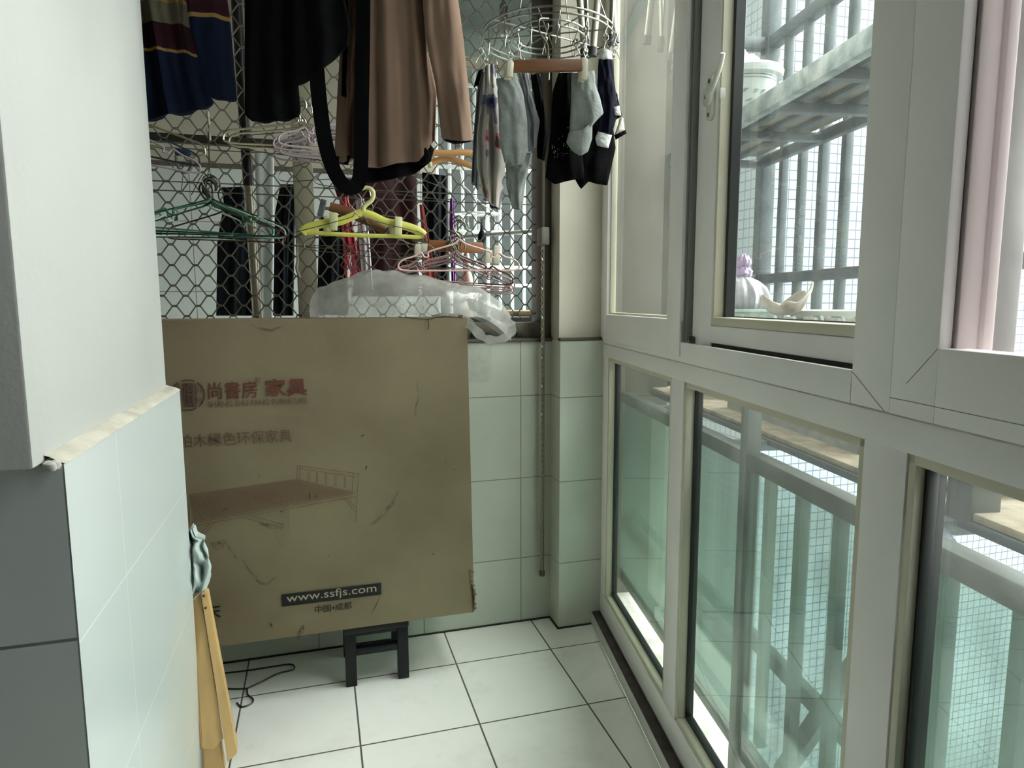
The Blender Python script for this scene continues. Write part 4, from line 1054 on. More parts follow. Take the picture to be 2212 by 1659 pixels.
# black coat
YK = 1.60
bk_ = thing('black_coat', at_y(620, 100, YK), 'plain black coat with a long loose belt loop, hanging left of the beige coat', 'coat')
m = MB(); cloth(m, [(540, -190), (640, -190)], [(545, 262), (580, 261), (615, 258), (646, 253)], [(540, -190), (528, 0), (529, 120), (529, 250), (545, 262)], [(640, -190), (644, 0), (644, 180), (650, 240), (646, 253)], YK, 34, 40, .016, [(2.2, 0, .008, 1)], .006, 2)
m.build('body', BLACKCLOTH, bk_)
m = MB(); cloth(m, [(630, -190), (720, -190)], [(632, 190), (660, 174), (690, 154), (720, 126), (752, 98)], [(630, -190), (634, 0), (632, 190)], [(720, -190), (745, 0), (757, 60), (752, 98)], YK-.02, 30, 34, .014, [(1.8, .2, .008, 1)], .006, 6)
m.build('front_panel', BLACKCLOTH, bk_)
m = MB()
def strap(cl, w, Y0, n=44):
    v = spline([at_y(x, y, Y0 + .006*k) for k, (x, y) in enumerate(cl)], n)
    return v, [w]*len(v)
v_, r_ = strap([(682, 130), (690, 220), (703, 310), (722, 370), (745, 402), (764, 404), (776, 388), (780, 340), (781, 230), (783, 120), (784, 0), (784, -190)], .0155, YK-.025); m.ribbon(v_, .0165)
m.build('belt', BLACKCLOTH, bk_)
# beige coat
YC_ = 1.66
BEIGE = mat('beige_wool', srgb(130, 107, 91), .9, 0, .10, 6, .2, 180, spec=.15)
LINING = mat('black_lining', srgb(8, 8, 9), .9, spec=.05)
bc2 = thing('beige_coat', at_y(860, 150, YC_), 'dusty beige wool coat with black lining hanging from the clothes rail', 'coat')
m = MB(); cloth(m, [(735, -190), (905, -190)], [(776, 360), (820, 362), (856, 352), (905, 348), (928, 318)], [(735, -190), (772, 0), (774, 200), (776, 360)], [(905, -190), (915, 0), (922, 120), (928, 230), (928, 318)], YC_, 44, 50, .022, [(2.3, .15, .012, .5), (4.6, .5, .004, 1)], .006, 8)
m.build('body', BEIGE, bc2)
m = MB(); cloth(m, [(730, -190), (790, -190)], [(722, 346), (740, 352), (768, 340)], [(730, -190), (742, 0), (730, 180), (722, 346)], [(790, -190), (786, 0), (770, 200), (768, 340)], YC_+.03, 20, 40, .014, [(1.3, .6, .012, 1)], .006, 4)
m.build('front_flap', BEIGE, bc2)
m = MB(); cloth(m, [(722, 338), (758, 336)], [(724, 350), (752, 356)], [(722, 338), (724, 350)], [(758, 336), (752, 356)], YC_+.022, 8, 6, .008); cloth(m, [(744, 0), (752, 0)], [(737, 205), (750, 212)], [(744, 0), (737, 205)], [(752, 0), (750, 212)], YC_+.008, 6, 20, .006)
cloth(m, [(768, 352), (820, 356), (862, 346), (905, 342), (930, 312)], [(770, 394), (800, 393), (850, 386), (900, 372), (930, 350), (936, 330)], [(768, 352), (770, 394)], [(930, 312), (938, 322), (936, 330)], YC_+.012, 40, 10, .016, [(2.3, .15, .010, .5)])
cloth(m, [(905, 322), (922, 318)], [(902, 356), (926, 352)], [(905, 322), (898, 340), (902, 356)], [(922, 318), (931, 336), (926, 352)], YC_-.012, 10, 10, .010)
m.build('lining', LINING, bc2)
m = MB(); cloth(m, [(890, -190), (960, -190)], [(954, 298), (975, 302), (1000, 304), (1022, 303)], [(890, -190), (913, 0), (917, 60), (926, 115), (940, 180), (954, 298)], [(960, -190), (990, 0), (1002, 90), (1012, 190), (1022, 303)], YC_-.03, 26, 44, .024, [(1.4, .2, .006, .8)], .007, 11)
m.build('sleeve', BEIGE, bc2)
m = MB(); cloth(m, [(952, 294), (1018, 300)], [(960, 302), (985, 308), (1018, 305)], [(952, 294), (960, 302)], [(1018, 300), (1018, 305)], YC_-.026, 16, 4, .018); m.build('cuff_lining', LINING, bc2)
m = MB(); cloth(m, [(915, 108), (924, 112)], [(926, 322), (940, 300)], [(915, 108), (921, 210), (926, 322)], [(924, 112), (944, 200), (940, 300)], YC_+.02, 12, 26, .010, [(1, 0, .004, 1)]); m.build('back_panel', BEIGE, bc2)

# ================================================================== CAROUSEL SOCK RACK
rc = at_w(1184, 76, 1.70)
ck = thing('sock_rack', rc, 'round chrome carousel rack with wire clips that carries the socks', 'drying rack')
def ring(mb, R, z, r=.0022, n=64): mb.tube([rc + Vector((R*math.cos(2*PI*k/n), R*math.sin(2*PI*k/n), z)) for k in range(n)], r, 6, True)
for R in (.168, .095):
    m = MB(); ring(m, R, 0); ring(m, R, -.014); m.build('outer_ring' if R > .1 else 'inner_ring', CHROME, ck)
m = MB()
for k in range(4):
    a = PI*k/4 + .3; m.tube([rc + Vector((.168*math.cos(a), .168*math.sin(a), .002)), rc - Vector((.168*math.cos(a), .168*math.sin(a), -.002))], .0018, 6)
m.build('spokes', CHROME, ck)
m = MB()
for k in range(4):
    a = PI*k/2 + .8; m.tube([rc + Vector((.160*math.cos(a), .160*math.sin(a), 0)), rc + Vector((.02*math.cos(a), .02*math.sin(a), .36))], .0014, 5)
m.tube(spline([rc+Vector((0, 0, .34)), rc+Vector((.02, 0, .36)), rc+Vector((.0, 0, .42)), rc+Vector((-.02, 0, .40))], 16), .0025, 6)
m.build('suspension_wires', CHROME, ck)
CLIPS = [(.168, .2+2*PI*k/16) for k in range(16)] + [(.095, .4+2*PI*k/8) for k in range(8)]
clip_proto = None
def clip_mesh():
    mb = MB()
    mb.tube(spline([(0, 0, .004), (.006, 0, .006), (.008, 0, -.004), (.002, 0, -.014), (0, 0, -.022)], 16), .0011, 5)
    for s in (1, -1):
        mb.tube(spline([(0, 0, -.020), (.007*s, 0, -.026), (.006*s, 0, -.034), (0, 0, -.040), (-.005*s, 0, -.052), (-.007*s, 0, -.060)], 18), .0012, 5)
        mb.tube([(.004*s, -.003, -.026), (.004*s, .003, -.026)], .003, 6)
    return mb
for i, (R, a) in enumerate(CLIPS):
    if clip_proto is None:
        o = clip_mesh().build('clip', CHROME, ck); clip_proto = o
    else:
        o = clip_proto.copy(); COL.objects.link(o); o.parent = ck
    o.matrix_parent_inverse = Matrix.Translation(-rc)
    o.location = rc + Vector((R*math.cos(a), R*math.sin(a), -.016)); o.rotation_euler = (0, (random.random()-.5)*.5, a + random.random())

# wooden clip hanger with the two grey socks
YW = 1.44
wh = thing('clip_hanger', at_y(1180, 142, YW), 'brown wooden bar hanger with two cream clips holding the grey socks', 'hanger')
WOODR = mat('red_brown_wood', srgb(128, 84, 50), .5, 0, .25, 5, .1, 40, stretch=(2, 14, 14))
a, b = at_y(1108, 144, YW), at_y(1257, 141, YW-.02)
m = MB(); m.bar(a, b, .011, .0245, .002); m.build('bar', WOODR, wh)
PLC = mat('cream_plastic_clip', srgb(206, 202, 180), .35)
for (x, y0, y1) in ((1102, 132, 168), (1262, 125, 174)):
    p0, p1 = at_y(x, y0, YW-.016), at_y(x-2, y1, YW-.016)
    m = MB(); m.bar(p0, p1, .0155, .012, .004, up=Vector((0, 1, 0))); m.bar(p0+Vector((0, .016, 0)), p1+Vector((0, .016, 0)), .0155, .008, .003, up=Vector((0, 1, 0))); m.build('clip', PLC, wh)
m = MB(); h0 = (a+b)/2 + ZZ*.012
m.tube(spline([h0, h0+ZZ*.03, h0+Vector((-.018, 0, .055)), h0+Vector((-.016, .01, .085)), h0+Vector((.012, .03, .098))], 24), .0019, 6); m.build('hook', DARKSTEEL, wh)
SOCKG = mat('grey_terry_knit', srgb(136, 142, 138), .95, 0, .18, 40, .5, 160, spec=.1)
SOCKG2 = mat('slate_grey_knit', srgb(112, 116, 118), .95, 0, .2, 30, .4, 160, spec=.1)
BLK = mat('black_knit', srgb(11, 10, 12), .95, 0, .2, 40, .4, 180, spec=.05)
NAVYK = mat('navy_knit', srgb(20, 20, 34), .95, 0, .2, 40, .4, 180, spec=.1)
WHT = mat('white_knit', srgb(200, 202, 200), .9, 0, .1, 30, .3, 160)
def sock(name, label, cat, parts, loc):
    t = thing(name, loc, label, cat, 'socks on the carousel rack')
    for (pn, mt, top, bot, left, right, Y, th, fo) in parts:
        mb = MB(); cloth(mb, top, bot, left, right, Y, 22, 30, th, fo if pn == 'leg' else [], .006 if pn == 'leg' else .0008, len(pn), 0, True); mb.build(pn, mt, t)
    return t
F1 = [(1.2, .2, .003, 1.2)]
# left grey sock
sock('sock', 'grey terry sock on the left clip of the wooden bar hanger', 'sock', [
    ('leg', SOCKG, [(1074, 178), (1092, 174), (1112, 160)], [(1090, 352), (1105, 358), (1130, 355)], [(1074, 178), (1077, 240), (1079, 310), (1090, 352)], [(1112, 160), (1130, 200), (1139, 260), (1140, 320), (1130, 355)], YW+.022, .019, F1),
    ('cuff', SOCKG, [(1073, 170), (1092, 166), (1115, 156)], [(1074, 186), (1094, 184), (1120, 172)], [(1073, 170), (1074, 186)], [(1115, 156), (1120, 172)], YW+.022, .0195, [])], at_y(1105, 260, YW))
sock('sock', 'grey terry sock with turned heel on the right clip of the wooden bar hanger', 'sock', [
    ('leg', SOCKG, [(1235, 158), (1258, 156), (1284, 152)], [(1229, 300), (1262, 300), (1281, 268)], [(1235, 158), (1234, 200), (1232, 250), (1229, 300)], [(1284, 152), (1286, 182), (1296, 210), (1304, 245), (1281, 268)], YW+.018, .021, F1),
    ('toe', SOCKG, [(1229, 285), (1260, 280), (1280, 262)], [(1238, 326), (1256, 336), (1270, 328)], [(1229, 285), (1224, 306), (1238, 326)], [(1280, 262), (1279, 300), (1270, 328)], YW+.014, .022, F1)], at_y(1260, 240, YW))
# floral towel at left
fm = mat('floral_print', srgb(178, 170, 162), .9, 0, 0, 8, .3, 160)
n, l = fm.node_tree.nodes, fm.node_tree.links
tcx = n.new('ShaderNodeNewGeometry'); nz = n.new('ShaderNodeTexNoise'); nz.inputs['Scale'].default_value = 11; nz.inputs['Detail'].default_value = 1.5; nz.inputs['Distortion'].default_value = .8
l.new(tcx.outputs['Position'], nz.inputs['Vector']); cr = n.new('ShaderNodeValToRGB'); cr.color_ramp.interpolation = 'CONSTANT'
el = cr.color_ramp.elements
for i, (p, c) in enumerate(((0, srgb(44, 46, 84)), (.36, srgb(104, 100, 118)), (.43, srgb(176, 170, 160)), (.56, srgb(188, 178, 166)), (.62, srgb(190, 110, 120)), (.66, srgb(96, 60, 64)))):
    e = el[i] if i < 2 else el.new(p); e.position = p; e.color = c
l.new(nz.outputs[0], cr.inputs[0]); l.new(cr.outputs[0], n['Principled BSDF'].inputs['Base Color'])
ft = thing('floral_scarf', at_y(1058, 300, 1.55), 'white, pink and navy patterned scarf pinched in a clip left of the grey sock', 'scarf')
m = MB(); cloth(m, [(1047, 140), (1068, 138)], [(1046, 425), (1062, 440), (1082, 452)], [(1047, 140), (1042, 200), (1030, 290), (1030, 360), (1046, 425)], [(1068, 138), (1076, 220), (1086, 300), (1092, 360), (1082, 452)], 1.53, 26, 40, .014, [(2.5, .2, .010, 1.0)], .008, 2); m.build('front_fold', fm, ft)
m = MB(); cloth(m, [(1040, 160), (1052, 150)], [(1018, 390), (1034, 410)], [(1040, 160), (1030, 200), (1022, 300), (1018, 390)], [(1052, 150), (1046, 260), (1034, 410)], 1.56, 12, 30, .010, [(1.5, .2, .006, 1.0)]); m.build('rear_fold', SOCKG2, ft)
m = MB(); cloth(m, [(1040, 402), (1086, 372)], [(1060, 448), (1078, 452)], [(1040, 402), (1060, 448)], [(1086, 372), (1078, 452)], 1.545, 12, 12, .006, [(1.5, .2, .006, 1.0)]); m.build('navy_hem', mat('navy_print', srgb(32, 40, 76), .9), ft)
hang_simple('sock', ([(1034, 152), (1044, 148)], [(1024, 182), (1040, 186)], [(1034, 152), (1024, 182)], [(1044, 148), (1040, 186)]), 1.575, BLK, 'small black knitted piece clipped behind the patterned scarf', 'sock', nu=8, nv=8)
sock('sock', 'slate grey flat sock hanging just behind the left grey terry sock', 'sock', [
    ('leg', SOCKG2, [(1120, 158), (1140, 156)], [(1142, 330), (1158, 318)], [(1120, 158), (1130, 240), (1142, 330)], [(1140, 156), (1150, 210), (1166, 262), (1158, 318)], 1.50, .009, F1)], at_y(1140, 240, 1.50))
sock('sock', 'pale grey cloth sock hanging low under the left grey terry sock', 'sock', [
    ('leg', SOCKG, [(1092, 330), (1150, 330)], [(1106, 450), (1128, 456)], [(1092, 330), (1094, 400), (1106, 450)], [(1150, 330), (1136, 390), (1128, 456)], 1.56, .010, F1)], at_y(1120, 390, 1.56))
sock('sock', 'thin black sock right of the slate grey sock', 'sock', [
    ('leg', BLK, [(1146, 162), (1166, 158)], [(1160, 340), (1176, 348)], [(1146, 162), (1160, 250), (1160, 340)], [(1166, 158), (1176, 220), (1186, 290), (1176, 348)], 1.54, .009, F1)], at_y(1165, 250, 1.54))
sock('sock', 'wide black sock with white flecks hanging behind the wooden bar', 'sock', [
    ('leg', mat('black_flecked_knit', srgb(12, 11, 13), .95, 0, .3, 40, .4, 180, spec=.05), [(1206, 158), (1236, 156)], [(1178, 384), (1200, 398), (1222, 392), (1262, 384)], [(1206, 158), (1193, 200), (1190, 280), (1178, 384)], [(1236, 156), (1242, 240), (1258, 320), (1262, 384)], 1.50, .014, F1)], at_y(1215, 270, 1.50))
m = MB(); rnd = random.Random(8)
for k in range(40):
    p = at_y(1192 + rnd.random()*66, 310 + rnd.random()*30 + (rnd.random() < .25)*(-55*rnd.random()), 1.482); m.lathe([(0, -.0009), (.0011, 0), (0, .0009)], p, 5)
fl = m.build('flecks', WHT); so = [o for o in COL.objects if o.get('label', '').startswith('wide black sock')][0]; fl.parent = so; fl.matrix_parent_inverse = Matrix.Translation(-Vector(so.location))
sock('sock', 'broad black sock hanging lowest at the right of the carousel', 'sock', [
    ('leg', BLK, [(1256, 200), (1320, 236)], [(1240, 384), (1256, 408), (1272, 392), (1290, 398), (1312, 400)], [(1256, 200), (1252, 300), (1240, 384)], [(1320, 236), (1330, 320), (1312, 400)], 1.56, .014, F1)], at_y(1290, 330, 1.56))
sock('sock', 'navy sock with white toe and heel at the right end of the carousel', 'sock', [
    ('leg', NAVYK, [(1293, 128), (1323, 128)], [(1292, 282), (1322, 290)], [(1293, 128), (1290, 200), (1292, 282)], [(1323, 128), (1328, 180), (1336, 240), (1322, 290)], 1.50, .013, F1),
    ('toe', WHT, [(1294, 112), (1308, 103), (1322, 112)], [(1293, 132), (1323, 132)], [(1294, 112), (1293, 132)], [(1322, 112), (1323, 132)], 1.50, .014, F1),
    ('heel', WHT, [(1323, 232), (1338, 228)], [(1326, 248), (1342, 250)], [(1323, 232), (1326, 248)], [(1338, 228), (1342, 250)], 1.494, .008, F1),
    ('cuff', WHT, [(1292, 284), (1322, 292)], [(1290, 314), (1314, 320)], [(1292, 284), (1286, 298), (1290, 314)], [(1322, 292), (1314, 320)], 1.496, .010, F1)], at_y(1308, 220, 1.50))
sock('sock', 'dark sock with cream trim peeking out right of the navy sock', 'sock', [
    ('leg', BLK, [(1322, 192), (1332, 200)], [(1326, 262), (1344, 250)], [(1322, 192), (1326, 262)], [(1332, 200), (1344, 250)], 1.54, .009, F1),
    ('trim', mat('cream_knit', srgb(190, 186, 168), .9), [(1340, 256), (1346, 254)], [(1326, 296), (1350, 284)], [(1340, 256), (1326, 296)], [(1346, 254), (1350, 284)], 1.545, .006, []),
    ('hem', BLK, [(1328, 292), (1351, 280)], [(1330, 302), (1354, 288)], [(1328, 292), (1330, 302)], [(1351, 280), (1354, 288)], 1.543, .007, [])], at_y(1336, 250, 1.54))

# folded drying rack legs at the top right
fd = thing('folding_airer', at_y(1290, 60, 1.80), 'bundle of folded steel airer legs with black end caps hanging by the column', 'drying rack')
for (x0, y0, x1, y1, Y) in ((1238, -160, 1262, 110, 1.84), (1306, -160, 1281, 106, 1.74), (1330, -160, 1318, 80, 1.76), (1312, -160, 1328, 78, 1.80), (1262, -160, 1268, 90, 1.88)):
    m = MB(); p, q = at_y(x0, y0, Y), at_y(x1, y1, Y); m.tube([p, q], .0095, 12, flat=.6); lg = m.build('leg', mat('airer_tube', srgb(150, 146, 132), .35, .7), fd)
    d = (q-p).normalized(); m = MB(); m.tube([q-d*.004, q+d*.018], .0125, 12, flat=.75); m.build('end_cap', GASKET, lg)
m = MB(); m.tube(spline([at_y(1285, -60, 1.78), at_y(1290, -150, 1.78), at_y(1290, -230, 1.74), at_y(1300, -330, 1.70)], 12), .003, 6); m.build('hook', CHROME, fd)

# ================================================================== POLE BESIDE THE COLUMN
pp0, pp1 = at_y(1171, 1243, 2.035), at_y(1173, 520, 2.035)
pl_ = thing('twisted_pole', pp0, 'thin steel pole wound with a twisted wire hanging down the tiled end wall', 'pole')
m = MB(); m.tube([pp0+ZZ*.012, pp1], .0064, 12); m.build('tube', mat('dull_steel_tube', srgb(122, 116, 102), .4, .6), pl_)
m = MB(); d = pp1-pp0; N_ = 420
m.tube([pp0 + d*(k/N_) + Vector((-.0062+.0022*math.cos(k*.9), -.0058+.0022*math.sin(k*.9), 0)) for k in range(7, N_+1)], .0015, 4); m.build('twisted_wire', mat('pale_twisted_wire', srgb(176, 170, 150), .35, .7), pl_)
m = MB(); m.lathe([(0, -.001), (.0095, 0), (.0095, .016), (.007, .019), (0, .019)], pp0, 14); m.build('end_cap', mat('brown_rubber', srgb(84, 76, 66), .6), pl_)
m = MB(); c = at_y(1176, 512, 2.035); m.box((c.x-.014, 2.022, c.z-.025), (c.x+.014, 2.072, c.z+.03), None, .005); m.build('holder', mat('grey_holder', srgb(120, 118, 106), .5), pl_)
m = MB(); m.tube([pp1, pp1+ZZ*.30], .0052, 8); m.build('upper_rod', mat('dull_steel_tube', srgb(122, 116, 102), .4, .6), pl_)

# ================================================================== HANGERS
HG = {}
def wire_hanger(key, w, drop, r, hookmat, bodymat, notch=False, name='clothes_hanger', droop=0.0):
    """hook top at the origin, arms along x"""
    t = bpy.data.objects.new(name, None); COL.objects.link(t); t.empty_display_size = .02
    H = .058
    hk = [Vector((.019*math.cos(a), 0, -.019+.019*math.sin(a))) for a in [math.radians(x) for x in range(-25, 181, 15)]]
    hk += [Vector((-.017, 0, -.028)), Vector((-.008, 0, -.040)), Vector((0, 0, -.050)), Vector((0, 0, -H-.004))]
    mb = MB(); mb.tube(spline(hk, 40), r*.95, 6); mb.build('hook', hookmat, t)
    hw = w/2; zb = -H-drop; R = min(.016, drop*.3)
    def side(s):
        p = [Vector((.004*s, 0, -H)), Vector((.022*s, 0, -H-.010*1.2))]
        e = Vector((s*(hw-R), 0, zb+2*R))
        if notch:
            q = p[-1].lerp(e, .48); q2 = p[-1].lerp(e, .56)
            p += [q, q + Vector((.004*s, 0, -.014)), q2 + Vector((.004*s, 0, -.012)), q2 + Vector((.014*s, 0, .001))]
        p += [p[1].lerp(e, .8), e, Vector((s*hw, 0, zb+R*1.1)), Vector((s*(hw-R*.8), 0, zb+.001))]
        return p
    Lp, Rp = side(-1), side(1)
    loop = Lp + [Vector((-hw*.4, 0, zb-droop)), Vector((hw*.4, 0, zb-droop))] + Rp[::-1]
    mb = MB(); mb.tube(spline(loop, 100, True), r, 6, True); mb.build('frame', bodymat, t)
    HG[key] = t
    return t
used = set()
def hang(key, neck, Y, yaw, roll, label, group, pitch=0.0, cat='hanger'):
    """neck = pixel of the neck in the picture, hung at depth Y"""
    t = HG[key] if key not in used else copy_tree(HG[key]); used.add(key)
    p = at_y(neck[0], neck[1], Y)
    t.rotation_euler = (pitch, roll, yaw)
    t.location = p + t.rotation_euler.to_matrix() @ Vector((0, 0, .058))
    return tag(t, label, cat, group)
GREEN = mat('green_coated_wire', srgb(38, 92, 62), .4); DGREEN = mat('dark_green_coated_wire', srgb(24, 46, 38), .4); MINT = mat('mint_coated_wire', srgb(160, 186, 170), .4)
PINKW = mat('pale_pink_coated_wire', srgb(214, 176, 172), .4); ROSE = mat('dusty_rose_coated_wire', srgb(150, 118, 116), .4); MAUVE = mat('mauve_coated_wire', srgb(176, 160, 166), .4); COPPER = mat('copper_brown_wire', srgb(104, 74, 52), .35, .5)
LAV = mat('lavender_grey_wire', srgb(138, 132, 140), .4); BLUEW = mat('dark_blue_coated_wire', srgb(40, 58, 76), .4)
wire_hanger('steel', .395, .072, .0030, CHROME, mat('satin_wire', srgb(186, 178, 150), .3, .8)); wire_hanger('thin', .40, .085, .0013, DARKSTEEL, DARKSTEEL)
wire_hanger('pink', .365, .088, .0029, DARKSTEEL, PINKW, True); wire_hanger('rose', .37, .09, .0024, DARKSTEEL, ROSE, True); wire_hanger('copper', .37, .09, .0026, DARKSTEEL, COPPER, True)
wire_hanger('lav', .375, .092, .0028, DARKSTEEL, LAV); wire_hanger('mauve', .38, .085, .0027, CHROME, MAUVE, True)
wire_hanger('green', .36, .085, .0025, DARKSTEEL, GREEN, True); wire_hanger('dgreen', .39, .095, .0022, DARKSTEEL, DGREEN); wire_hanger('mint', .38, .092, .0025, DARKSTEEL, MINT, True)
wire_hanger('blue', .40, .085, .0024, DARKSTEEL, BLUEW); wire_hanger('maroon', .37, .085, .0022, DARKSTEEL, mat('maroon_wire', srgb(92, 48, 44), .4))
G1, G2, G3, G4, G5 = 'hangers at the pillar end of the grille', 'hangers under the black coat', 'green hangers on the cord', 'hangers around the yellow one', 'pink hangers at the right of the grille'
hang('steel', (268, 240), 2.0, .05, .16, 'steel wire hanger poking out beside the pillar', G1)
hang('mauve', (262, 270), 1.98, .08, .14, 'pinkish coated hanger poking out beside the pillar', G1)
hang('blue', (262, 252), 2.02, -.1, .18, 'dark blue coated hanger half hidden by the pillar', G1)
hang('steel', (648, 258), 1.99, .10, -.03, 'upper steel hanger with a rounded end under the black coat', G2)
hang('steel', (660, 268), 2.0, .04, .0, 'lower steel hanger with a rounded end under the black coat', G2)
hang('thin', (668, 275), 2.02, -.05, .10, 'thin grey wire hanger in the bunch under the black coat', G2)
for i, (dx, dy, yw, rl_) in enumerate(((0, 0, .25, -.02), (-6, 8, .1, .01), (3, 14, -.1, .03), (-3, 19, .0, .05), (6, 24, .15, .02), (-5, 30, -.05, .03))):
    hang('mauve', (752+dx, 258+dy), 1.97+.008*i, yw, rl_, 'mauve coated hanger in the bunch behind the black belt', 'mauve hangers behind the black belt')
hang('thin', (752, 318), 2.03, .1, -.12, 'thin wire hanger hanging below the mauve bunch', G2)
for i, (k, dx, dy, yw, rl_, lb) in enumerate((('dgreen', 0, 0, .05, .02, 'thin dark green hanger topmost on the cord'), ('mint', 4, 4, -.15, .06, 'mint green hanger at the front of the cord bunch'), ('green', 0, 6, .45, .02, 'bright green hanger turned sideways on the cord'), ('green', -3, 12, -.4, .04, 'bright green hanger turned away at the back of the cord bunch'), ('dgreen', 2, 10, .6, -.06, 'thin dark green hanger tilted up to the left on the cord'), ('mint', -8, 16, .7, -.02, 'mint green hanger turned sideways behind the cord'), ('maroon', 30, 26, -.5, .05, 'maroon coated hanger among the green ones on the cord'))):
    hang(k, (455+dx, 426+dy), 1.985+.009*i, yw, rl_, lb, G3)
# cord and fluff the green bunch hangs from
m = MB(); c0, c1 = at_y(450, 236, 2.05), at_y(452, 362, 2.02); m.tube(spline([c0, at_y(451, 300, 2.04), c1], 20), .0016, 6)
for (dx, dy) in ((-10, 80), (6, 86), (-34, 60)): m.tube(spline([c1, c1 + Vector((dx*.0006, -.004, -dy*.0004)), c1 + Vector((dx*.0014, -.006, -dy*.00125))], 12), .0011, 5)
cdn = thing('cord', c0, 'thin knotted cord tied to the grille above the green hangers', 'cord'); m.build('string', mat('dark_string', srgb(70, 62, 44), .8), cdn)
m = MB()
for y in (246, 262, 282, 296): m.lathe([(0, -.012), (.004, -.006), (.0035, .004), (0, .012)], at_y(449+(y % 3)*2, y, 2.045), 8)
m.build('white_knot', mat('white_cord_knot', srgb(200, 196, 180), .8), cdn)
# yellow plastic hanger
YY = 1.985
YEL = mat('yellow_plastic', srgb(214, 212, 104), .35, 0, .08, 6)
yh = thing('plastic_hanger', at_y(785, 470, YY), 'thick yellow plastic hanger with four clips on the grille', 'hanger', G4)
m = MB()
def sp(pts, n=30): return spline([at_y(x, y, YY) for x, y in pts], n)
v_ = sp([(782, 458), (760, 468), (735, 478), (710, 481), (685, 486), (662, 494), (653, 503)], 30); m.tube(v_, [.011+.002*(i/len(v_)) for i in range(len(v_))], 10, flat=.42)
v_ = sp([(782, 458), (806, 466), (830, 478), (856, 484), (882, 490), (906, 500), (916, 509)], 30); m.tube(v_, [.011+.002*(i/len(v_)) for i in range(len(v_))], 10, flat=.42)
v_ = sp([(654, 501), (664, 503), (680, 503), (730, 506), (790, 509), (850, 510), (900, 512), (914, 509)], 40); m.tube(v_, .0062, 10, flat=.6)
m.build('frame', YEL, yh)
m = MB(); v_ = sp([(785, 462), (787, 446), (803, 432), (806, 415), (794, 405), (780, 408)], 30); m.tube(v_, [.0065]*(len(v_)-8)+[.005]*8, 10, flat=.7); m.build('hook', mat('pale_yellow_plastic', srgb(206, 204, 140), .35), yh)
PYC = mat('milky_yellow_clip', srgb(214, 212, 160), .35)
for (x, y0, y1, dy) in ((721, 459, 498, -.012), (708, 466, 500, .012), (861, 468, 508, -.012), (850, 478, 508, .012)):
    m = MB(); m.bar(at_y(x, y0, YY+dy), at_y(x-1, y1, YY+dy), .022, .007, .003, up=Vector((0, 1, 0))); m.build('clip', PYC, yh)
# brown wooden hanger behind it, with a ribbed chrome clip
wd = thing('wooden_hanger', at_y(785, 470, 2.02), 'brown wooden hanger with a ribbed metal clip behind the yellow hanger', 'hanger', G4)
m = MB(); v_ = spline([at_y(x, y, 2.02) for x, y in ((712, 446), (745, 456), (782, 470), (810, 484), (832, 498))], 24); m.tube(v_, [.013+.003*math.sin(PI*i/len(v_)) for i in range(len(v_))], 10, flat=.5); m.build('arms', WOODR, wd)
m = MB(); m.tube([at_y(700, 452, 2.03), at_y(868, 470, 2.03)], .0016, 6); m.tube(spline([at_y(784, 466, 2.02), at_y(786, 446, 2.02), at_y(800, 430, 2.02), at_y(796, 410, 2.02), at_y(778, 410, 2.02)], 20), .002, 6); m.build('wire', CHROME, wd)
m = MB(); p0, p1 = at_y(700, 431, 2.012), at_y(691, 468, 2.012); m.bar(p0, p1, .017, .009, .003, up=Vector((0, 1, 0)))
for k in range(5): q = p0.lerp(p1, .08+.09*k); m.box((q.x-.006, q.y-.006, q.z-.0008), (q.x+.006, q.y-.004, q.z+.0008))
m.build('clip', mat('grey_ribbed_metal', srgb(120, 122, 118), .35, .5), wd)
for i, (nk, yw, rl_, lb) in enumerate((((768, 462), .12, -.05, 'thin wire hanger crossing in front of the yellow hanger'), ((790, 478), -.1, .06, 'thin wire hanger sagging below the yellow hanger'), ((812, 492), .2, .08, 'lowest thin wire hanger under the yellow hanger'))):
    hang('thin', nk, 1.955+.012*i if i == 0 else 2.0+.012*i, yw, rl_, lb, G4)
hang('thin', (835, 352), 2.03, .1, .06, 'thin dark wire hanger under the hem of the beige coat', G4)
# pink bunch at the right
hang('pink', (993, 519), 1.965, .02, -.015, 'pale pink hanger at the front of the right hand bunch', G5)
for i, (dx, dy, yw, rl_) in enumerate(((-8, 24, .08, .05), (-10, 28, .12, .06), (-6, 33, -.02, .07), (-12, 37, .1, .08), (-4, 41, .03, .09))):
    hang('rose', (993+dx, 519+dy), 1.985+.008*i, yw, rl_, 'dusty rose hanger in the bunch behind the pale pink one', 'dusty rose hangers')
hang('copper', (984, 545), 2.028, -.55, .06, 'copper brown wire hanger turned away in the pink bunch', G5)
hang('lav', (975, 562), 2.04, .04, .05, 'lavender grey hanger lowest in the pink bunch', G5)
hang('thin', (1000, 520), 2.045, .25, .0, 'thin wire hanger between the pink bunch and the wooden bar', G5)
w2 = thing('wooden_hanger', at_y(985, 535, 2.05), 'brown wooden trouser hanger with pale clips behind the pink hangers', 'hanger', G5)
m = MB(); m.bar(at_y(925, 530, 2.05), at_y(1044, 536, 2.05), .010, .034, .004); m.build('bar', mat('orange_brown_wood', srgb(150, 98, 56), .45, 0, .25, 5, .1, 40, stretch=(2, 14, 14)), w2)
m = MB(); m.tube([at_y(890, 520, 2.052), at_y(1076, 538, 2.052)], .0014, 6); m.tube(spline([at_y(986, 520, 2.05), at_y(990, 495, 2.05), at_y(1002, 480, 2.05), at_y(992, 466, 2.05), at_y(978, 474, 2.05)], 20), .002, 6); m.build('wire', DARKSTEEL, w2)
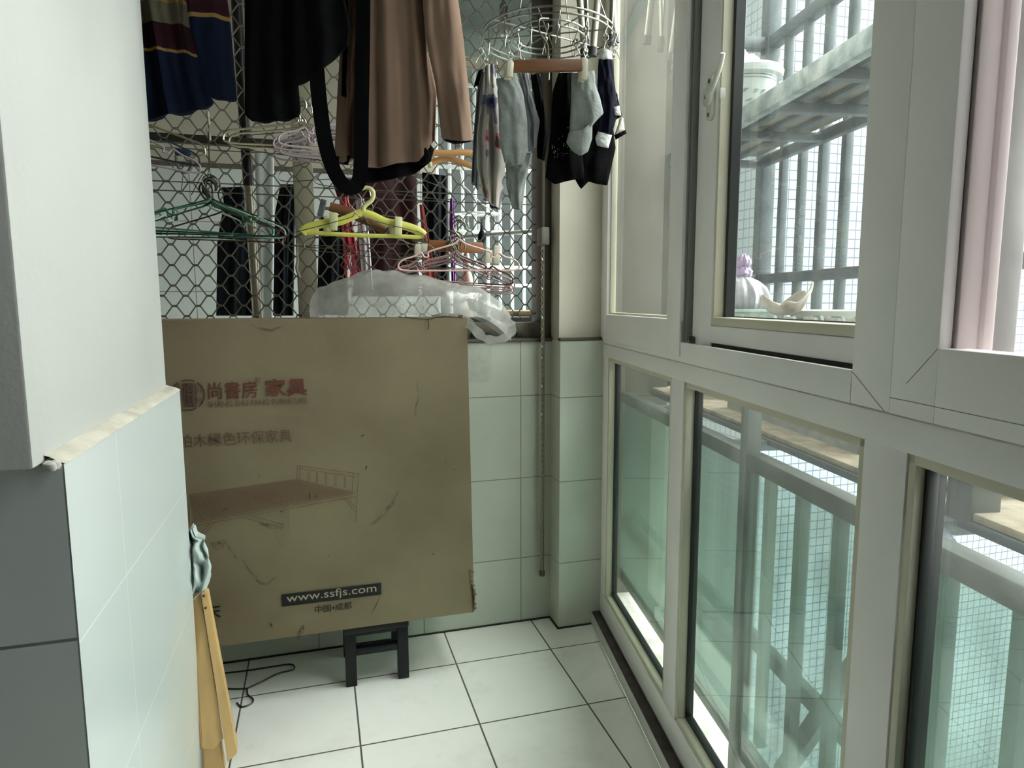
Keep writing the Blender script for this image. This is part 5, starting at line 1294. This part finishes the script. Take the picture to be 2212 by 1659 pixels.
for x, y0, y1 in ((916, 524, 548), (904, 528, 556), (1056, 540, 568), (1074, 530, 570)):
    m = MB(); m.bar(at_y(x, y0, 2.045), at_y(x-2, y1, 2.045), .022, .008, .003, up=Vector((0, 1, 0))); m.build('clip', PLC, w2)
# two pale wooden hangers near the socks
LW = mat('light_orange_wood', srgb(190, 142, 88), .5, 0, .2, 6, .1, 40, stretch=(2, 14, 14))
for i, (pa, lb) in enumerate((([(932, 330), (965, 331), (1000, 329), (1036, 335)], 'light wooden hanger bar, upper of two beside the beige coat'), ([(930, 352), (965, 342), (1000, 352), (1040, 366)], 'light wooden hanger bar, lower of two beside the beige coat'))):
    t = thing('wooden_hanger', at_y(985, pa[1][1], 1.98), lb, 'hanger', 'light wooden hangers')
    m = MB(); v_ = spline([at_y(x, y, 1.97+.02*i) for x, y in pa], 16); m.tube(v_, .0095, 10, flat=.55); m.build('arms', LW, t)
    m = MB(); m.tube(spline([at_y(985, pa[1][1], 1.97+.02*i), at_y(985, pa[1][1]-22, 2.0), at_y(998, pa[1][1]-40, 2.03), at_y(986, pa[1][1]-54, 2.07), at_y(976, pa[1][1]-46, 2.085)], 16), .0018, 6); m.build('hook', CHROME, t)
m = MB(); m.bar(at_y(928, 350, 1.985), at_y(930, 362, 1.985), .02, .01, .003); tag(m.build('hanger_clip', PYC), 'small cream clip at the left end of the light wooden hangers', 'clip')
# blue and grey clip gadget at left
gd = thing('cord_clip', at_y(395, 330, 2.01), 'small dark blue clip with a grey loop hanging at the pillar end of the grille', 'clip')
m = MB(); m.bar(at_y(378, 328, 2.01), at_y(412, 332, 2.01), .016, .018, .004); m.build('clip_body', mat('dark_blue_plastic', srgb(36, 56, 78), .4), gd)
m = MB(); m.tube(spline([at_y(380, 336, 2.01), at_y(384, 358, 2.01), at_y(397, 373, 2.01), at_y(412, 364, 2.01), at_y(415, 340, 2.01)], 20), .0042, 8); m.build('loop', mat('grey_clear_loop', srgb(120, 124, 120), .3), gd)
m = MB(); m.tube(spline([at_y(396, 372, 2.01), at_y(394, 392, 2.02), at_y(390, 420, 2.03)], 10), .0012, 5); m.build('string', mat('grey_string', srgb(130, 124, 106), .9), gd)
m = MB(); m.tube(spline([at_y(641, 525, 2.07), at_y(643, 560, 2.07), at_y(641, 580, 2.07), at_y(648, 600, 2.07)], 16), [.003, .004, .007, .0045], 8)
tag(m.build('knotted_rag', mat('grey_rag', srgb(170, 164, 148), .9, 0, .2, 40)), 'short pale knotted rag tied to the mullion of the grille window', 'rag')

# wire hanger lying on the floor
m = MB(); FZ = .0032
def fl_(x, y): d = ray(x, y); return CAM + d*((FZ-CAM.z)/d.z)
fh = thing('clothes_hanger', fl_(540, 1490), 'dark green wire hanger lying on the floor left of the stool', 'hanger')
m.tube(spline([fl_(*p) for p in ((534, 1487), (500, 1488), (440, 1482), (400, 1470), (395, 1455), (420, 1460), (520, 1450), (600, 1438), (628, 1435), (636, 1440), (632, 1447), (600, 1455), (570, 1470), (534, 1487))], 90), .0024, 6); m.build('frame', DGREEN, fh)
m = MB(); m.tube(spline([fl_(*p) for p in ((534, 1487), (535, 1500), (546, 1509), (545, 1518), (532, 1525), (520, 1526), (512, 1518))], 36), .0022, 6); m.build('hook', DARKSTEEL, fh)

# ================================================================== FOLDED WOODEN STOOL AND CLOTH AT THE PILLAR END
PINE = mat('varnished_pine', srgb(210, 172, 116), .45, 0, .15, 4, .06, 30, stretch=(10, 10, 1.5))
fs = thing('folded_wooden_chair', (-.262, 1.57, 0), 'folded varnished pine chair leaning at the end of the white pillar', 'folding chair')
def plank(name, quad4, Y0, depth, parent):
    mb = MB(); mb.poly([at_y(x, y, Y0(y) if callable(Y0) else Y0) for x, y in quad4], depth)
    bmesh.ops.bevel(mb.bm, geom=mb.bm.edges[:], offset=.002, segments=2, affect='EDGES'); return mb.build(name, PINE, parent)
yl = lambda y: 1.605 - .060*(y-1280)/360
plank('rail', [(414, 1288), (433, 1278), (484, 1596), (462, 1621), (436, 1618)], lambda y: yl(y)+.004, (-.03, .028, 0), fs)
plank('rail', [(433, 1282), (447, 1280), (512, 1628), (491, 1648), (484, 1596)], lambda y: yl(y)-.004, (0, .030, 0), fs)
plank('leg', [(434, 1560), (474, 1590), (488, 1678), (440, 1684)], lambda y: yl(1600)+.010, (0, .022, 0), fs)
m = MB()
for x, y in ((440, 1287), (444, 1313)): m.lathe([(0, 0), (.0028, 0), (.0028, .0012), (0, .0014)], (0, 0, 0), 12, Matrix.Translation(at_y(x, y, yl(y)-.0045)) @ Matrix.Rotation(PI/2, 4, 'X'))
m.build('screw', mat('dark_screw', srgb(90, 70, 44), .4, .5), fs)
m = MB(); CL = mat('grey_blue_cotton', srgb(186, 196, 193), .85, 0, .12, 14, .25, 60)
cloth(m, [(404, 1148), (416, 1144)], [(404, 1306), (424, 1292)], [(404, 1148), (402, 1230), (404, 1306)], [(416, 1144), (423, 1160), (444, 1164), (440, 1176), (457, 1222), (453, 1256), (444, 1276), (424, 1292)], 1.625, 22, 44, .022, [(1.7, .1, .010, 5), (3.1, .2, .004, -9)], .05, 4)
tag(m.build('draped_cloth', CL, angle=30), 'crumpled pale grey-blue cloth draped over the folded pine chair', 'cloth')
